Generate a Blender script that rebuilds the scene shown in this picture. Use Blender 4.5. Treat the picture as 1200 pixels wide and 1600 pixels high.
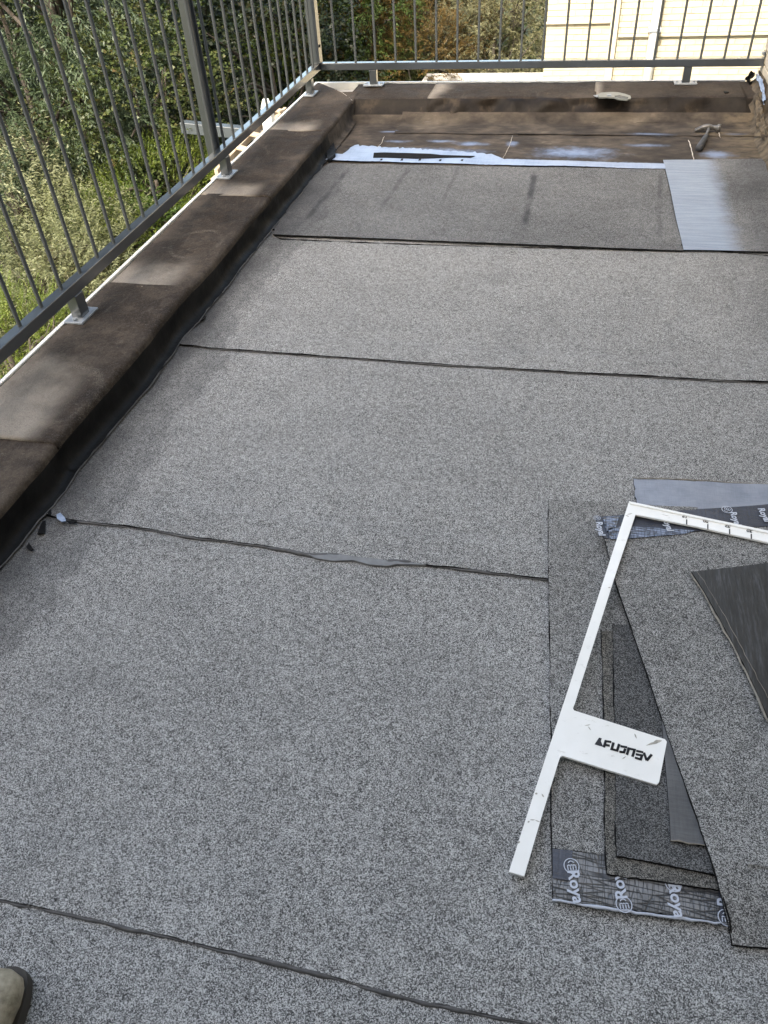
import bpy, bmesh, math, random
import numpy as np
from mathutils import Vector, Matrix, noise
random.seed(4); rng = np.random.default_rng(4)
for o in list(bpy.data.objects): bpy.data.objects.remove(o)
S = bpy.context.scene; C = S.collection
# ------------------------------------------------------------------ camera, sky, sun, exposure
cam_d = bpy.data.cameras.new('camera'); cam = bpy.data.objects.new('camera', cam_d); C.objects.link(cam)
cam_d.sensor_fit = 'VERTICAL'; cam_d.sensor_height = 32.0; cam_d.lens = 24.0
cam_d.clip_start = 0.05; cam_d.clip_end = 500
cam.matrix_world = Matrix(((0.975212, -0.103711, 0.195465, 0), (0.214214, 0.663869, -0.716512, 0), (-0.055452, 0.740622, 0.669629, 1.35), (0, 0, 0, 1)))
S.camera = cam
SUN_EL, SUN_AZ = math.radians(50), math.radians(196)      # azimuth clockwise from +Y: behind the camera, a little to its left
w = bpy.data.worlds.new('World'); S.world = w; w.use_nodes = True
nt = w.node_tree; bg = nt.nodes['Background']
sk = nt.nodes.new('ShaderNodeTexSky'); sk.sky_type = 'NISHITA'; sk.sun_disc = False
sk.sun_elevation = SUN_EL; sk.sun_rotation = SUN_AZ; sk.air_density = 1.0; sk.dust_density = 5.0; sk.ozone_density = 0.5
tn = nt.nodes.new('ShaderNodeMix'); tn.data_type = 'RGBA'; tn.blend_type = 'MULTIPLY'; tn.inputs[0].default_value = 1   # hazy, slightly warm daylight balance
tn.inputs[7].default_value = (1.06, 1.02, .895, 1); nt.links.new(sk.outputs[0], tn.inputs[6]); nt.links.new(tn.outputs[2], bg.inputs[0]); bg.inputs[1].default_value = 0.15
sd = bpy.data.lights.new('sun', 'SUN'); sd.energy = 2.0; sd.angle = math.radians(0.6); sd.color = (1, .95, .86)
sun = bpy.data.objects.new('sun', sd); C.objects.link(sun)
to_sun = Vector((math.sin(SUN_AZ) * math.cos(SUN_EL), math.cos(SUN_AZ) * math.cos(SUN_EL), math.sin(SUN_EL)))
sun.rotation_euler = to_sun.to_track_quat('Z', 'Y').to_euler()
S.view_settings.view_transform = 'Standard'; S.view_settings.look = 'None'
S.view_settings.exposure = 2.4; S.view_settings.gamma = 1; S.view_settings.use_curve_mapping = False
# ------------------------------------------------------------------ helpers
class NT:
    def __init__(s, name):
        s.m = bpy.data.materials.new(name); s.m.use_nodes = True; s.t = s.m.node_tree; s.n = s.t.nodes
        s.b = s.n['Principled BSDF']; s.out = s.n['Material Output']
        s.tc = s.n.new('ShaderNodeTexCoord'); s.co = s.tc.outputs['Object']
    def node(s, typ, **kw):
        n = s.n.new(typ)
        for k, v in kw.items(): setattr(n, k, v)
        return n
    def link(s, a, b): s.t.links.new(a, b)
    def mapv(s, scale=(1, 1, 1), rot=(0, 0, 0), loc=(0, 0, 0), src=None):
        n = s.node('ShaderNodeMapping'); n.inputs['Scale'].default_value = scale; n.inputs['Rotation'].default_value = rot
        n.inputs['Location'].default_value = loc
        s.link(src or s.co, n.inputs[0]); return n.outputs[0]
    def noise(s, scale, detail=4, rough=.55, src=None, dist=0):
        n = s.node('ShaderNodeTexNoise'); n.inputs['Scale'].default_value = scale; n.inputs['Detail'].default_value = detail
        n.inputs['Roughness'].default_value = rough; n.inputs['Distortion'].default_value = dist
        s.link(src or s.co, n.inputs['Vector']); return n.outputs['Fac']
    def voro(s, scale, src=None, feature='F1', out='Color', rnd=1):
        n = s.node('ShaderNodeTexVoronoi'); n.feature = feature; n.inputs['Scale'].default_value = scale
        n.inputs['Randomness'].default_value = rnd
        s.link(src or s.co, n.inputs['Vector']); return n.outputs[out]
    def ramp(s, fac, stops, interp='LINEAR'):
        n = s.node('ShaderNodeValToRGB'); cr = n.color_ramp; cr.interpolation = interp
        while len(cr.elements) > 1: cr.elements.remove(cr.elements[-1])
        for i, (p, c) in enumerate(stops):
            e = cr.elements[0] if i == 0 else cr.elements.new(p)
            e.position = p
            if not hasattr(c, '__len__'): c = (c, c, c)
            e.color = (*c, 1)
        s.link(fac, n.inputs[0]); return n.outputs[0]
    def mix(s, fac, a, b, mode='MIX'):
        n = s.node('ShaderNodeMix', data_type='RGBA', blend_type=mode)
        for i, v in ((0, fac), (6, a), (7, b)):
            if isinstance(v, (int, float)): n.inputs[i].default_value = v if i == 0 else (v, v, v, 1)
            elif isinstance(v, tuple): n.inputs[i].default_value = (*v, 1)
            else: s.link(v, n.inputs[i])
        return n.outputs[2]
    def math(s, op, a, b=0.0, clamp=False):
        n = s.node('ShaderNodeMath', operation=op); n.use_clamp = clamp
        for i, v in ((0, a), (1, b)):
            if isinstance(v, (int, float)): n.inputs[i].default_value = v
            else: s.link(v, n.inputs[i])
        return n.outputs[0]
    def xyz(s, src=None):
        n = s.node('ShaderNodeSeparateXYZ'); s.link(src or s.co, n.inputs[0]); return n.outputs
    def sstep(s, v, a, b):
        n = s.node('ShaderNodeMapRange', interpolation_type='SMOOTHSTEP'); n.inputs[1].default_value = a; n.inputs[2].default_value = b
        s.link(v, n.inputs[0]); return n.outputs[0]
    def set(s, col=None, rough=None, metal=None, spec=None, bump=None, bstr=.3, bdist=.002, coat=None):
        def put(k, v):
            if v is None: return
            i = s.b.inputs[k]
            if isinstance(v, (int, float)): i.default_value = v
            elif isinstance(v, tuple): i.default_value = (*v, 1)
            else: s.link(v, i)
        put('Base Color', col); put('Roughness', rough); put('Metallic', metal); put('Specular IOR Level', spec); put('Coat Weight', coat)
        if bump is not None:
            n = s.node('ShaderNodeBump'); n.inputs['Strength'].default_value = bstr; n.inputs['Distance'].default_value = bdist
            s.link(bump, n.inputs['Height']); s.link(n.outputs[0], s.b.inputs['Normal'])
        return s.m

def link(name, me, mat=None, parent=None, smooth=False):
    o = bpy.data.objects.new(name, me); C.objects.link(o)
    if mat is not None and not me.materials: me.materials.append(mat)
    if parent is not None: o.parent = parent
    if smooth:
        me.polygons.foreach_set('use_smooth', [True] * len(me.polygons))
    return o
def mesh(name, vs, fs, mat=None, parent=None, smooth=False):
    me = bpy.data.meshes.new(name); me.from_pydata([tuple(v) for v in vs], [], [tuple(f) for f in fs]); me.validate(); me.update()
    return link(name, me, mat, parent, smooth)
def tag(o, label=None, cat=None, group=None, kind=None):
    if label: o['label'] = label
    if cat: o['category'] = cat
    if group: o['group'] = group
    if kind: o['kind'] = kind
    return o
def thing(name, label, cat, loc=(0, 0, 0), group=None):
    o = bpy.data.objects.new(name, None); o.empty_display_size = .1; C.objects.link(o); o.location = loc
    return tag(o, label, cat, group)
def fromworld(o, root):                        # geometry was given in world coordinates: hang it under root in place
    o.parent = root; o.matrix_parent_inverse = Matrix.Translation(root.location).inverted(); return o
def bmo(name, bm, mat=None, parent=None, smooth=False):
    bmesh.ops.recalc_face_normals(bm, faces=bm.faces)
    me = bpy.data.meshes.new(name); bm.to_mesh(me); bm.free()
    o = link(name, me, mat, None, smooth)
    if parent is not None: fromworld(o, parent)
    return o
def add_box(bm, c, s, rot=None, bev=0):
    r = bmesh.ops.create_cube(bm, size=1); vs = r['verts']
    M = Matrix.Translation(Vector(c)) @ (rot or Matrix.Identity(4)) @ Matrix.Diagonal((*s, 1))
    bmesh.ops.transform(bm, matrix=M, verts=vs)
    if bev:
        es = list({e for v in vs for e in v.link_edges})
        bmesh.ops.bevel(bm, geom=es, offset=bev, segments=2, profile=.5, affect='EDGES')
def box(name, c, s, mat, parent=None, bev=0, rot=None, smooth=False):
    bm = bmesh.new(); add_box(bm, c, s, rot, bev); return bmo(name, bm, mat, parent, smooth)
def boxr(name, x0, x1, y0, y1, z0, z1, mat, parent=None, bev=0):
    return box(name, ((x0+x1)/2, (y0+y1)/2, (z0+z1)/2), (x1-x0, y1-y0, z1-z0), mat, parent, bev)
def add_tube(bm, pts, rad, seg=8, cap=True):
    pts = [Vector(p) for p in pts]; rs = rad if hasattr(rad, '__len__') else [rad]*len(pts)
    rings = []; up = Vector((0, 0, 1))
    for i, p in enumerate(pts):
        t = (pts[min(i+1, len(pts)-1)] - pts[max(i-1, 0)]).normalized()
        u = up if abs(t.dot(up)) < .95 else Vector((1, 0, 0))
        a = t.cross(u).normalized(); b = t.cross(a).normalized()
        rings.append([bm.verts.new(p + (a*math.cos(2*math.pi*k/seg) + b*math.sin(2*math.pi*k/seg))*rs[i]) for k in range(seg)])
    for r0, r1 in zip(rings, rings[1:]):
        for k in range(seg): bm.faces.new((r0[k], r0[(k+1) % seg], r1[(k+1) % seg], r1[k]))
    if cap: bm.faces.new(rings[0]); bm.faces.new(rings[-1])
def prism(name, pts, th, mat, parent=None):     # pts: top outline with z; thickness th straight down
    bm = bmesh.new(); a = [bm.verts.new(p) for p in pts]; b = [bm.verts.new((p[0], p[1], p[2]-th)) for p in pts]
    n = len(pts)
    top = bm.faces.new(a); bot = bm.faces.new(b[::-1]); bm.normal_update()
    for i in range(n): bm.faces.new((a[i], b[i], b[(i+1) % n], a[(i+1) % n]))
    bmesh.ops.triangulate(bm, faces=[top, bot])
    return bmo(name, bm, mat, parent)
def resample(pts, n):
    P = [Vector(p) for p in pts]; L = [0]
    for a, b in zip(P, P[1:]): L.append(L[-1] + (b-a).length)
    out = []
    for i in range(n):
        d = L[-1]*i/(n-1)
        j = max(0, min(len(P)-2, next((k for k in range(len(L)-1) if L[k+1] >= d - 1e-9), len(P)-2)))
        f = (d - L[j])/max(1e-9, L[j+1]-L[j]); out.append(P[j].lerp(P[j+1], f))
    return out
def fn(x, y, z=0.0): return noise.noise(Vector((x, y, z)))
def loft(name, A, B, n, m, th, mat, parent=None, wob=.0, rag=0.0, lift=None):
    """a sheet between polylines A and B, n rows along, m across, thickness th, gentle waviness"""
    A = resample(A, n); B = resample(B, n); bm = bmesh.new(); top = []; bot = []
    for i in range(n):
        rt = []; rb = []
        for j in range(m):
            p = A[i].lerp(B[i], j/(m-1))
            z = p.z + wob*fn(p.x*5, p.y*5, 3.3) + (lift(i/(n-1), j/(m-1)) if lift else 0)
            q = Vector((p.x + (rag*fn(p.y*60, i, j) if j in (0, m-1) else 0), p.y + (rag*fn(p.x*60, 9, j) if i in (0, n-1) else 0), z))
            rt.append(bm.verts.new(q)); rb.append(bm.verts.new((q.x, q.y, q.z-th)))
        top.append(rt); bot.append(rb)
    for i in range(n-1):
        for j in range(m-1):
            bm.faces.new((top[i][j], top[i][j+1], top[i+1][j+1], top[i+1][j])); bm.faces.new((bot[i][j], bot[i+1][j], bot[i+1][j+1], bot[i][j+1]))
    for i in range(n-1):
        for j in (0, m-1): bm.faces.new((top[i][j], top[i+1][j], bot[i+1][j], bot[i][j])).material_index = 1
    for j in range(m-1):
        for i in (0, n-1): bm.faces.new((top[i][j], top[i][j+1], bot[i][j+1], bot[i][j])).material_index = 1
    o = bmo(name, bm, mat, parent); o.data.materials.append(M['core']); return o
# ------------------------------------------------------------------ materials
def granule(name, dark=.028, mid=.15, light=.40, dirt=0.0, tint=(1, 1, 1), edge=False, cell=680, segs=(), fade=None):
    t = NT(name)
    v = t.voro(cell); val = t.xyz(v)[0]
    v2 = t.voro(cell*2.1); val2 = t.xyz(v2)[1]
    s = t.math('ADD', t.math('MULTIPLY', val, .62), t.math('MULTIPLY', val2, .38))
    big = t.noise(1.7, 5, .6); med = t.noise(9, 4, .6); fine = t.noise(60, 2, .5)
    s = t.math('ADD', s, t.math('MULTIPLY', t.math('SUBTRACT', fine, .5), .28))
    s = t.math('ADD', s, t.math('MULTIPLY', t.math('SUBTRACT', med, .5), .10))
    s = t.math('ADD', s, t.math('MULTIPLY', t.math('SUBTRACT', big, .5), .14 + dirt))
    tc = lambda k: tuple(k*c for c in tint)
    col = t.ramp(s, [(.24, tc(dark)), (.40, tc(mid*.5)), (.52, tc(mid)), (.66, tc(light*.72)), (.82, tc(light))])
    spk = t.noise(75, 2, .5, src=t.mapv((1, 1, 1), loc=(7, 3, 0)))
    col = t.mix(t.ramp(spk, [(.73, 0), (.76, .8)]), col, (.012, .012, .012))
    scf = t.ramp(t.noise(2.3, 7, .72, dist=.8, src=t.mapv((1, 1, 1), loc=(3, 9, 0))), [(.52, 0), (.75, .28)])
    col = t.mix(scf, col, (.06, .06, .06))
    if edge:                                     # bitumen staining along the kerb and foot-worn streaks by the house wall
        x = t.xyz()[0]
        nz = t.noise(3.0, 5, .65, src=t.mapv((1.6, .8, 1)))
        nx = t.math('ADD', x, t.math('MULTIPLY', t.math('SUBTRACT', nz, .5), .42))
        a = t.sstep(nx, -1.06, -1.34)
        streak = t.math('MULTIPLY', t.sstep(t.math('ABSOLUTE', t.math('ADD', nx, 1.16)), .05, .0), .5)
        b = t.math('MULTIPLY', t.sstep(nx, .50, .86), .5)
        c = t.math('MULTIPLY', t.math('MAXIMUM', t.math('MAXIMUM', a, streak), b), .80)
        col = t.mix(c, col, (.022, .022, .025))
    if segs:                                     # soft dark creases left by the rolled-up sheet
        sx, sy, sz = t.xyz(); wn = t.math('MULTIPLY', t.math('SUBTRACT', t.noise(12, 4, .6), .5), .03)
        tot = None
        for (ax, ay, az), (bx2, by2, bz), wd, am in segs:
            dx, dy = bx2-ax, by2-ay; L = math.hypot(dx, dy); dx /= L; dy /= L
            u = t.math('ADD', t.math('MULTIPLY', sx, dx), t.math('ADD', t.math('MULTIPLY', sy, dy), -(ax*dx+ay*dy)))
            v_ = t.math('ADD', t.math('ADD', t.math('MULTIPLY', sx, -dy), t.math('MULTIPLY', sy, dx)), ax*dy-ay*dx)
            v_ = t.math('ABSOLUTE', t.math('ADD', v_, wn))
            k = t.math('MULTIPLY', t.sstep(v_, wd, wd*.2), t.math('MULTIPLY', t.sstep(u, -.05, .1), t.sstep(u, L+.05, L-.1)))
            k = t.math('MULTIPLY', k, t.math('MULTIPLY', t.ramp(t.noise(7, 3, .6), [(.35, .35), (.6, 1)]), am))
            tot = k if tot is None else t.math('MAXIMUM', tot, k)
        col = t.mix(tot, col, (.02, .02, .022))
    rough = .78
    if fade:                                     # bare film on the left, blue-grey is sky reflection put into colour, granules worn in towards the right
        fx = t.math('ADD', t.xyz()[0], t.math('MULTIPLY', t.math('SUBTRACT', t.noise(6, 5, .7, src=t.mapv((1, 2, 1))), .5), .10))
        m_ = t.sstep(fx, fade[0], fade[1])
        stn = t.noise(26, 4, .6, src=t.mapv((.25, 3, 1)))
        col = t.mix(m_, t.ramp(stn, [(.35, (.19, .235, .31)), (.65, (.27, .32, .40))]), col)
        rough = t.ramp(m_, [(0, .36), (1, .78)])
    bh = t.math('ADD', val, t.math('MULTIPLY', fine, .5))
    return t.set(col=col, rough=rough, spec=.35, bump=bh, bstr=.55, bdist=.0025)
M = {}
M['roof'] = granule('mineral_granules', dark=.022, mid=.215, light=.55, tint=(1.01, 1, .975), edge=True)
M['roof2'] = granule('mineral_granules_dark', dark=.016, mid=.10, light=.30, dirt=.15, edge=True, segs=[((-1.1465, 4.0168, 0.01), (-1.1678, 3.3099, 0.01), 0.022, 0.75), ((-0.8269, 4.0318, 0.01), (-0.8539, 3.4849, 0.01), 0.018, 0.55), ((-0.5771, 4.0435, 0.01), (-0.5839, 3.5582, 0.01), 0.014, 0.4), ((-0.1889, 4.0062, 0.01), (-0.1849, 3.2794, 0.01), 0.022, 0.8), ((0.4059, 4.0177, 0.01), (0.3686, 3.2451, 0.01), 0.016, 0.5), ((-1.1917, 3.3081, 0.01), (-1.192, 3.1637, 0.01), 0.02, 0.4)])
M['sheetA'] = granule('loose_sheet_granules', dark=.020, mid=.155, light=.44, tint=(1.01, 1, .97))
M['sheetB'] = granule('loose_sheet_dark', dark=.012, mid=.055, light=.20, dirt=.1)
M['sheetC'] = granule('loose_sheet_brownish', dark=.015, mid=.075, light=.25, tint=(1.05, 1, .9))
def plain(name, col, rough=.5, metal=0, spec=.5, var=.15, scale=12, bump=0, bscale=80):
    t = NT(name); n = t.noise(scale, 5, .6)
    c = t.ramp(n, [(.3, tuple(k*(1-var) for k in col)), (.7, tuple(k*(1+var) for k in col))])
    return t.set(col=c, rough=rough, metal=metal, spec=spec, bump=t.noise(bscale, 4, .6) if bump else None, bstr=bump, bdist=.002)
def bitumen():
    t = NT('bitumen_black'); n = t.noise(14, 5, .6)
    return t.set(col=t.ramp(n, [(.3, .004), (.75, .011)]), rough=t.ramp(t.noise(6, 4, .6), [(.3, .42), (.7, .7)]), spec=.12, bump=t.noise(25, 5, .6), bstr=.5, bdist=.006)
M['bitumen'] = bitumen()
def kerbmat(name, axis, start, dust_len, ring=None, dark=1.0, face_from=None):
    """old brown membrane: matt brown top, dusty pale where water stood by each lap, black torched side"""
    t = NT(name); x, y, z = t.xyz()
    big = t.noise(3.2, 6, .62); n2 = t.noise(14, 6, .65); n3 = t.noise(90, 3, .6); n4 = t.noise(420, 2, .6)
    s = t.math('ADD', t.math('ADD', t.math('MULTIPLY', big, .5), t.math('MULTIPLY', n2, .35)), t.math('MULTIPLY', n3, .15))
    col = t.ramp(s, [(.34, (.013*dark, .0098*dark, .0076*dark)), (.49, (.034*dark, .0262*dark, .0205*dark)), (.60, (.078*dark, .063*dark, .050*dark))])
    fl = t.ramp(t.voro(55, feature='DISTANCE_TO_EDGE', out='Distance'), [(0, 0), (1, 1)])
    if dust_len:
        u = y if axis == 'y' else x
        nz = t.noise(4.5, 5, .6)
        uu = t.math('SUBTRACT', u, start); uu = t.math('ADD', uu, t.math('MULTIPLY', t.math('SUBTRACT', nz, .5), dust_len*1.5))
        d = t.sstep(uu, dust_len*1.25, dust_len*.1)
        d = t.math('MULTIPLY', d, t.ramp(t.math('ADD', t.math('MULTIPLY', n4, .6), t.math('MULTIPLY', n2, .4)), [(.34, .45), (.52, 1)]))
        if axis == 'y': d = t.math('MULTIPLY', d, t.sstep(x, -1.37, -1.47))
        col = t.mix(t.math('MULTIPLY', d, .9), col, (.29, .26, .225))
    if ring:
        cx, cy, rx, ry = ring
        a = t.math('DIVIDE', t.math('SUBTRACT', x, cx), rx); b = t.math('DIVIDE', t.math('SUBTRACT', y, cy), ry)
        r = t.math('SQRT', t.math('ADD', t.math('MULTIPLY', a, a), t.math('MULTIPLY', b, b)))
        r = t.math('ADD', r, t.math('MULTIPLY', t.math('SUBTRACT', n2, .5), .35))
        k = t.sstep(t.math('ABSOLUTE', t.math('SUBTRACT', r, 1)), .16, .0)
        k = t.math('MULTIPLY', t.math('MULTIPLY', k, t.ramp(n4, [(.48, 0), (.62, .8)])), t.ramp(t.noise(9, 4, .7), [(.42, .05), (.6, .8)]))
        col = t.mix(k, col, (.26, .23, .19))
    gr = t.xyz(t.voro(420))[0]
    col = t.mix(t.ramp(gr, [(.72, 0), (.95, .35)]), col, (.12, .105, .09))
    sp = t.ramp(t.noise(38, 3, .7), [(.66, 0), (.72, .55)])
    col = t.mix(sp, col, (.15, .13, .11))
    wisp = t.ramp(t.noise(5, 7, .75, dist=1.2, src=t.mapv((2.2, .8, 1), rot=(0, 0, .5))), [(.56, 0), (.70, .40)])
    col = t.mix(wisp, col, (.12, .10, .083))
    return t.set(col=col, rough=t.ramp(n2, [(.3, .6), (.7, .9)]), spec=.12, bump=t.math('ADD', t.math('MULTIPLY', n2, 1.5), t.math('MULTIPLY', n3, .5)), bstr=.6, bdist=.008)
def oldroof():
    t = NT('old_brown_membrane'); x, y, z = t.xyz()
    n1 = t.noise(3.5, 6, .62); n2 = t.noise(13, 6, .65, src=t.mapv((.7, 1.4, 1))); n3 = t.noise(120, 3, .6)
    s = t.math('ADD', t.math('MULTIPLY', n1, .5), t.math('MULTIPLY', n2, .5))
    col = t.ramp(s, [(.36, (.019, .0155, .013)), (.48, (.044, .036, .029)), (.58, (.080, .065, .051)), (.66, (.16, .135, .10))])
    foot = t.math('MULTIPLY', t.sstep(t.math('ADD', y, t.math('MULTIPLY', n2, .25)), 4.72, 4.90), t.ramp(n1, [(.42, .0), (.64, .5)]))
    col = t.mix(foot, col, (.12, .10, .075))
    rt = t.math('MULTIPLY', t.sstep(t.math('ADD', x, t.math('MULTIPLY', n1, .5)), .92, 1.12), t.ramp(n2, [(.4, .1), (.6, .8)]))
    col = t.mix(rt, col, (.14, .11, .072))
    # tacky pale blue primer brushed beside the selvedge and dabbed about
    def blob(cx, cy, rx, ry, amt, e=.1):
        a = t.math('DIVIDE', t.math('SUBTRACT', x, cx), rx); b = t.math('DIVIDE', t.math('SUBTRACT', y, cy), ry)
        r = t.math('SQRT', t.math('ADD', t.math('MULTIPLY', a, a), t.math('MULTIPLY', b, b)))
        r = t.math('ADD', r, t.math('MULTIPLY', t.math('SUBTRACT', t.noise(11, 6, .7), .5), 1.5))
        return t.math('MULTIPLY', t.sstep(r, 1.0, e), amt)
    m = blob(*BL[0]);
    for q in BL[1:]: m = t.math('MAXIMUM', m, blob(*q))
    streak = t.noise(30, 4, .6, src=t.mapv((.35, 2.5, 1)))
    m = t.math('MULTIPLY', m, t.ramp(streak, [(.28, .6), (.5, 1)]), clamp=True)
    col = t.mix(m, col, (.17, .23, .36))
    return t.set(col=col, rough=t.ramp(m, [(0, .85), (1, .30)]), spec=.25, bump=t.math('ADD', n2, t.math('MULTIPLY', n3, .25)), bstr=.5, bdist=.008)
BL = [(-0.8272, 4.3044, 0.42, 0.085, 1.0, -0.1), (-0.0002, 4.3148, 0.3, 0.13, 1.0, -0.1), (-0.1217, 4.1522, 0.75, 0.05, 1.0, -0.1), (-0.9785, 4.4735, 0.1, 0.03, 0.7, -0.1), (-0.7335, 4.4808, 0.1, 0.03, 0.8, -0.1), (-0.3433, 4.449, 0.05, 0.06, 0.8, -0.1), (0.3552, 4.4504, 0.15, 0.04, 0.75, -0.1), (0.3769, 4.6224, 0.16, 0.03, 0.65, -0.1), (0.6906, 4.3117, 0.11, 0.08, 0.85, -0.1), (-1.0667, 4.645, 0.07, 0.02, 0.7, -0.1), (-0.5682, 4.4419, 0.12, 0.05, 0.9, -0.1), (0.8157, 4.6335, 0.08, 0.03, 0.25, -0.1)]
M['oldroof'] = oldroof()
def facem():
    t = NT('torched_brown_black'); n = t.noise(9, 6, .65, src=t.mapv((1, 1, .4))); n2 = t.noise(40, 4, .6)
    return t.set(col=t.ramp(n, [(.35, (.008, .0065, .0055)), (.55, (.018, .014, .011)), (.72, (.06, .045, .03))]), rough=.5, spec=.12, bump=t.math('ADD', n, t.math('MULTIPLY', n2, .4)), bstr=.5, bdist=.008)
M['face'] = facem()
def film(name, base, hi, amt=.5, rough=.3, crack=True, seed=0, scale=1.0):
    t = NT(name); src = t.mapv((1, 1, 1), loc=(seed, seed, 0))
    n = t.noise(7*scale, 5, .6, src=src)
    st1 = t.noise(40*scale, 5, .7, src=t.mapv((.25, 4, 1), loc=(seed, 0, 0))); st2 = t.noise(40*scale, 5, .7, src=t.mapv((4, .25, 1), loc=(0, seed, 0)))
    k = t.math('ADD', t.math('MULTIPLY', n, .4), t.math('ADD', t.math('MULTIPLY', st1, .35), t.math('MULTIPLY', st2, .25)))
    col = t.ramp(k, [(.5-amt*.25, base), (.5+amt*.12, hi)])
    bh = t.math('ADD', t.math('MULTIPLY', st1, 1.0), t.math('MULTIPLY', st2, .8))
    return t.set(col=col, rough=rough, spec=.6, bump=bh, bstr=.5 if crack else .2, bdist=.004)
M['selvedge'] = film('sky_tinted_selvedge_film', (.17, .225, .34), (.30, .37, .50), rough=.4, crack=False)  # pale blue of the reflected sky is put into the base colour
M['underlay'] = film('blue_grey_film', (.26, .31, .40), (.33, .38, .46), rough=.36, crack=False, seed=3)
def foilm(name, a, b_, seed, rough=.3):
    t = NT(name); l = (seed, seed*.7, 0)
    n = t.noise(6, 5, .65, src=t.mapv((1, 1, 1), loc=l)); big = t.ramp(n, [(.38, a), (.55, b_)])
    c1 = t.voro(75, src=t.mapv((.16, 1.7, 1), loc=l), feature='DISTANCE_TO_EDGE', out='Distance'); c2 = t.voro(90, src=t.mapv((1.8, .2, 1), loc=l), feature='DISTANCE_TO_EDGE', out='Distance')
    cr = t.math('MULTIPLY', t.ramp(c1, [(0, 0), (.10, 1)]), t.ramp(c2, [(0, .25), (.08, 1)]))
    col = t.mix(cr, (.008, .008, .010), big)
    return t.set(col=col, rough=rough, spec=.6, bump=t.math('ADD', cr, t.noise(30, 4, .6)), bstr=.55, bdist=.003)
M['foil'] = foilm('dark_crinkled_foil', (.02, .02, .021), (.20, .20, .205), 1)
M['foilsheen'] = foilm('painted_sheen_foil', (.10, .125, .18), (.24, .29, .40), 5, .25)
M['foildark'] = film('black_foil', (.008, .009, .014), (.045, .05, .07), amt=.9, rough=.25, seed=8)
M['backfilm'] = film('blue_grey_sheet_back', (.14, .16, .20), (.25, .27, .32), amt=.7, rough=.34, crack=False, seed=2, scale=3)
M['backfilm2'] = film('worn_grey_back', (.04, .04, .041), (.105, .105, .108), amt=.7, rough=.45, seed=7, scale=2)
def wavy():
    t = NT('dark_ribbed_back'); r = (0, 0, math.radians(-32))
    st = t.noise(38, 5, .65, src=t.mapv((3.0, .22, 1), rot=r)); st2 = t.noise(150, 3, .6, src=t.mapv((2.0, .3, 1), rot=r))
    s = t.math('ADD', t.math('MULTIPLY', st, .6), t.math('MULTIPLY', st2, .4))
    return t.set(col=t.ramp(s, [(.36, .012), (.52, .027), (.70, (.08, .083, .09))]), rough=.36, spec=.5, bump=s, bstr=.5, bdist=.003)
M['wavy'] = wavy()
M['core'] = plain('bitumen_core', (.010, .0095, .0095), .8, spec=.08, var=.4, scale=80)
M['edgecut'] = plain('cut_sheet_edge', (.20, .18, .15), .7, var=.4, scale=60)
M['print'] = plain('pale_print', (.44, .47, .54), .45, var=.05)
M['ink'] = plain('black_ink', (.012, .012, .016), .5, var=.05)
def whiteplastic():
    t = NT('white_plastic'); n = t.noise(9, 5, .65)
    sc = t.ramp(t.noise(30, 5, .75, src=t.mapv((1, 2.2, 1), rot=(0, 0, .6))), [(.61, 0), (.70, .55)])
    c = t.ramp(n, [(.3, (.78, .775, .74)), (.7, (.86, .855, .83))])
    c = t.mix(sc, c, (.50, .48, .43))
    return t.set(col=c, rough=.4, spec=.4)
M['white'] = whiteplastic()
M['whitecoat'] = plain('white_trim', (.70, .70, .68), .35, var=.1)
def railm():
    t = NT('grey_powder_coat'); n = t.noise(5, 4, .6)
    t.b.inputs['Coat IOR'].default_value = 1.9; t.b.inputs['Coat Roughness'].default_value = .16
    return t.set(col=t.ramp(n, [(.3, (.036, .044, .053)), (.7, (.046, .055, .065))]), rough=.45, spec=.3, coat=1.0)
M['rail'] = railm()
M['bar'] = plain('grey_bar_coat', (.040, .046, .048), .6, spec=.2, var=.1)
M['zinc'] = plain('worn_base_plate', (.30, .33, .37), .35, .3, var=.2, scale=40)
M['cream'] = plain('cream_brick', (.41, .37, .275), .8, var=.07, scale=6, bump=.25, bscale=70)
M['cream2'] = plain('cream_brick_aged', (.39, .35, .26), .85, var=.12, scale=9, bump=.3, bscale=60)
M['mortar'] = plain('mortar', (.39, .35, .265), .9, var=.1, scale=20)
M['housebrick'] = plain('house_brick', (.60, .53, .42), .85, var=.15, scale=9, bump=.4, bscale=50)
def wallbrick():
    t = NT('brick_wall'); n = t.node('ShaderNodeTexBrick'); n.inputs['Scale'].default_value = 1
    n.inputs['Brick Width'].default_value = .22; n.inputs['Row Height'].default_value = .0625; n.inputs['Mortar Size'].default_value = .006
    n.inputs['Color1'].default_value = (.60, .53, .42, 1); n.inputs['Color2'].default_value = (.52, .45, .35, 1); n.inputs['Mortar'].default_value = (.36, .33, .28, 1)
    x, y, z = t.xyz(); cm = t.node('ShaderNodeCombineXYZ'); t.link(t.math('ADD', x, y), cm.inputs[0]); t.link(z, cm.inputs[1])
    t.link(cm.outputs[0], n.inputs[0])
    return t.set(col=n.outputs[0], rough=.85, bump=n.outputs['Fac'], bstr=-.4, bdist=.006)
M['wallbrick'] = wallbrick()
M['roofdark'] = plain('dark_roof', (.06, .055, .05), .8)
M['glass'] = plain('window_glass', (.03, .035, .04), .05, var=.02)
M['timber'] = plain('pale_timber', (.30, .24, .17), .7, var=.2, scale=14)
M['gravelbed'] = plain('gravel_bed', (.12, .11, .095), .95, var=.35, scale=60, bump=.6, bscale=90)
M['concrete'] = plain('pale_concrete', (.34, .33, .31), .85, var=.15, scale=14, bump=.3, bscale=80)
M['pebble'] = plain('pebble', (.19, .16, .13), .85, var=.3, scale=30)
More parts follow.
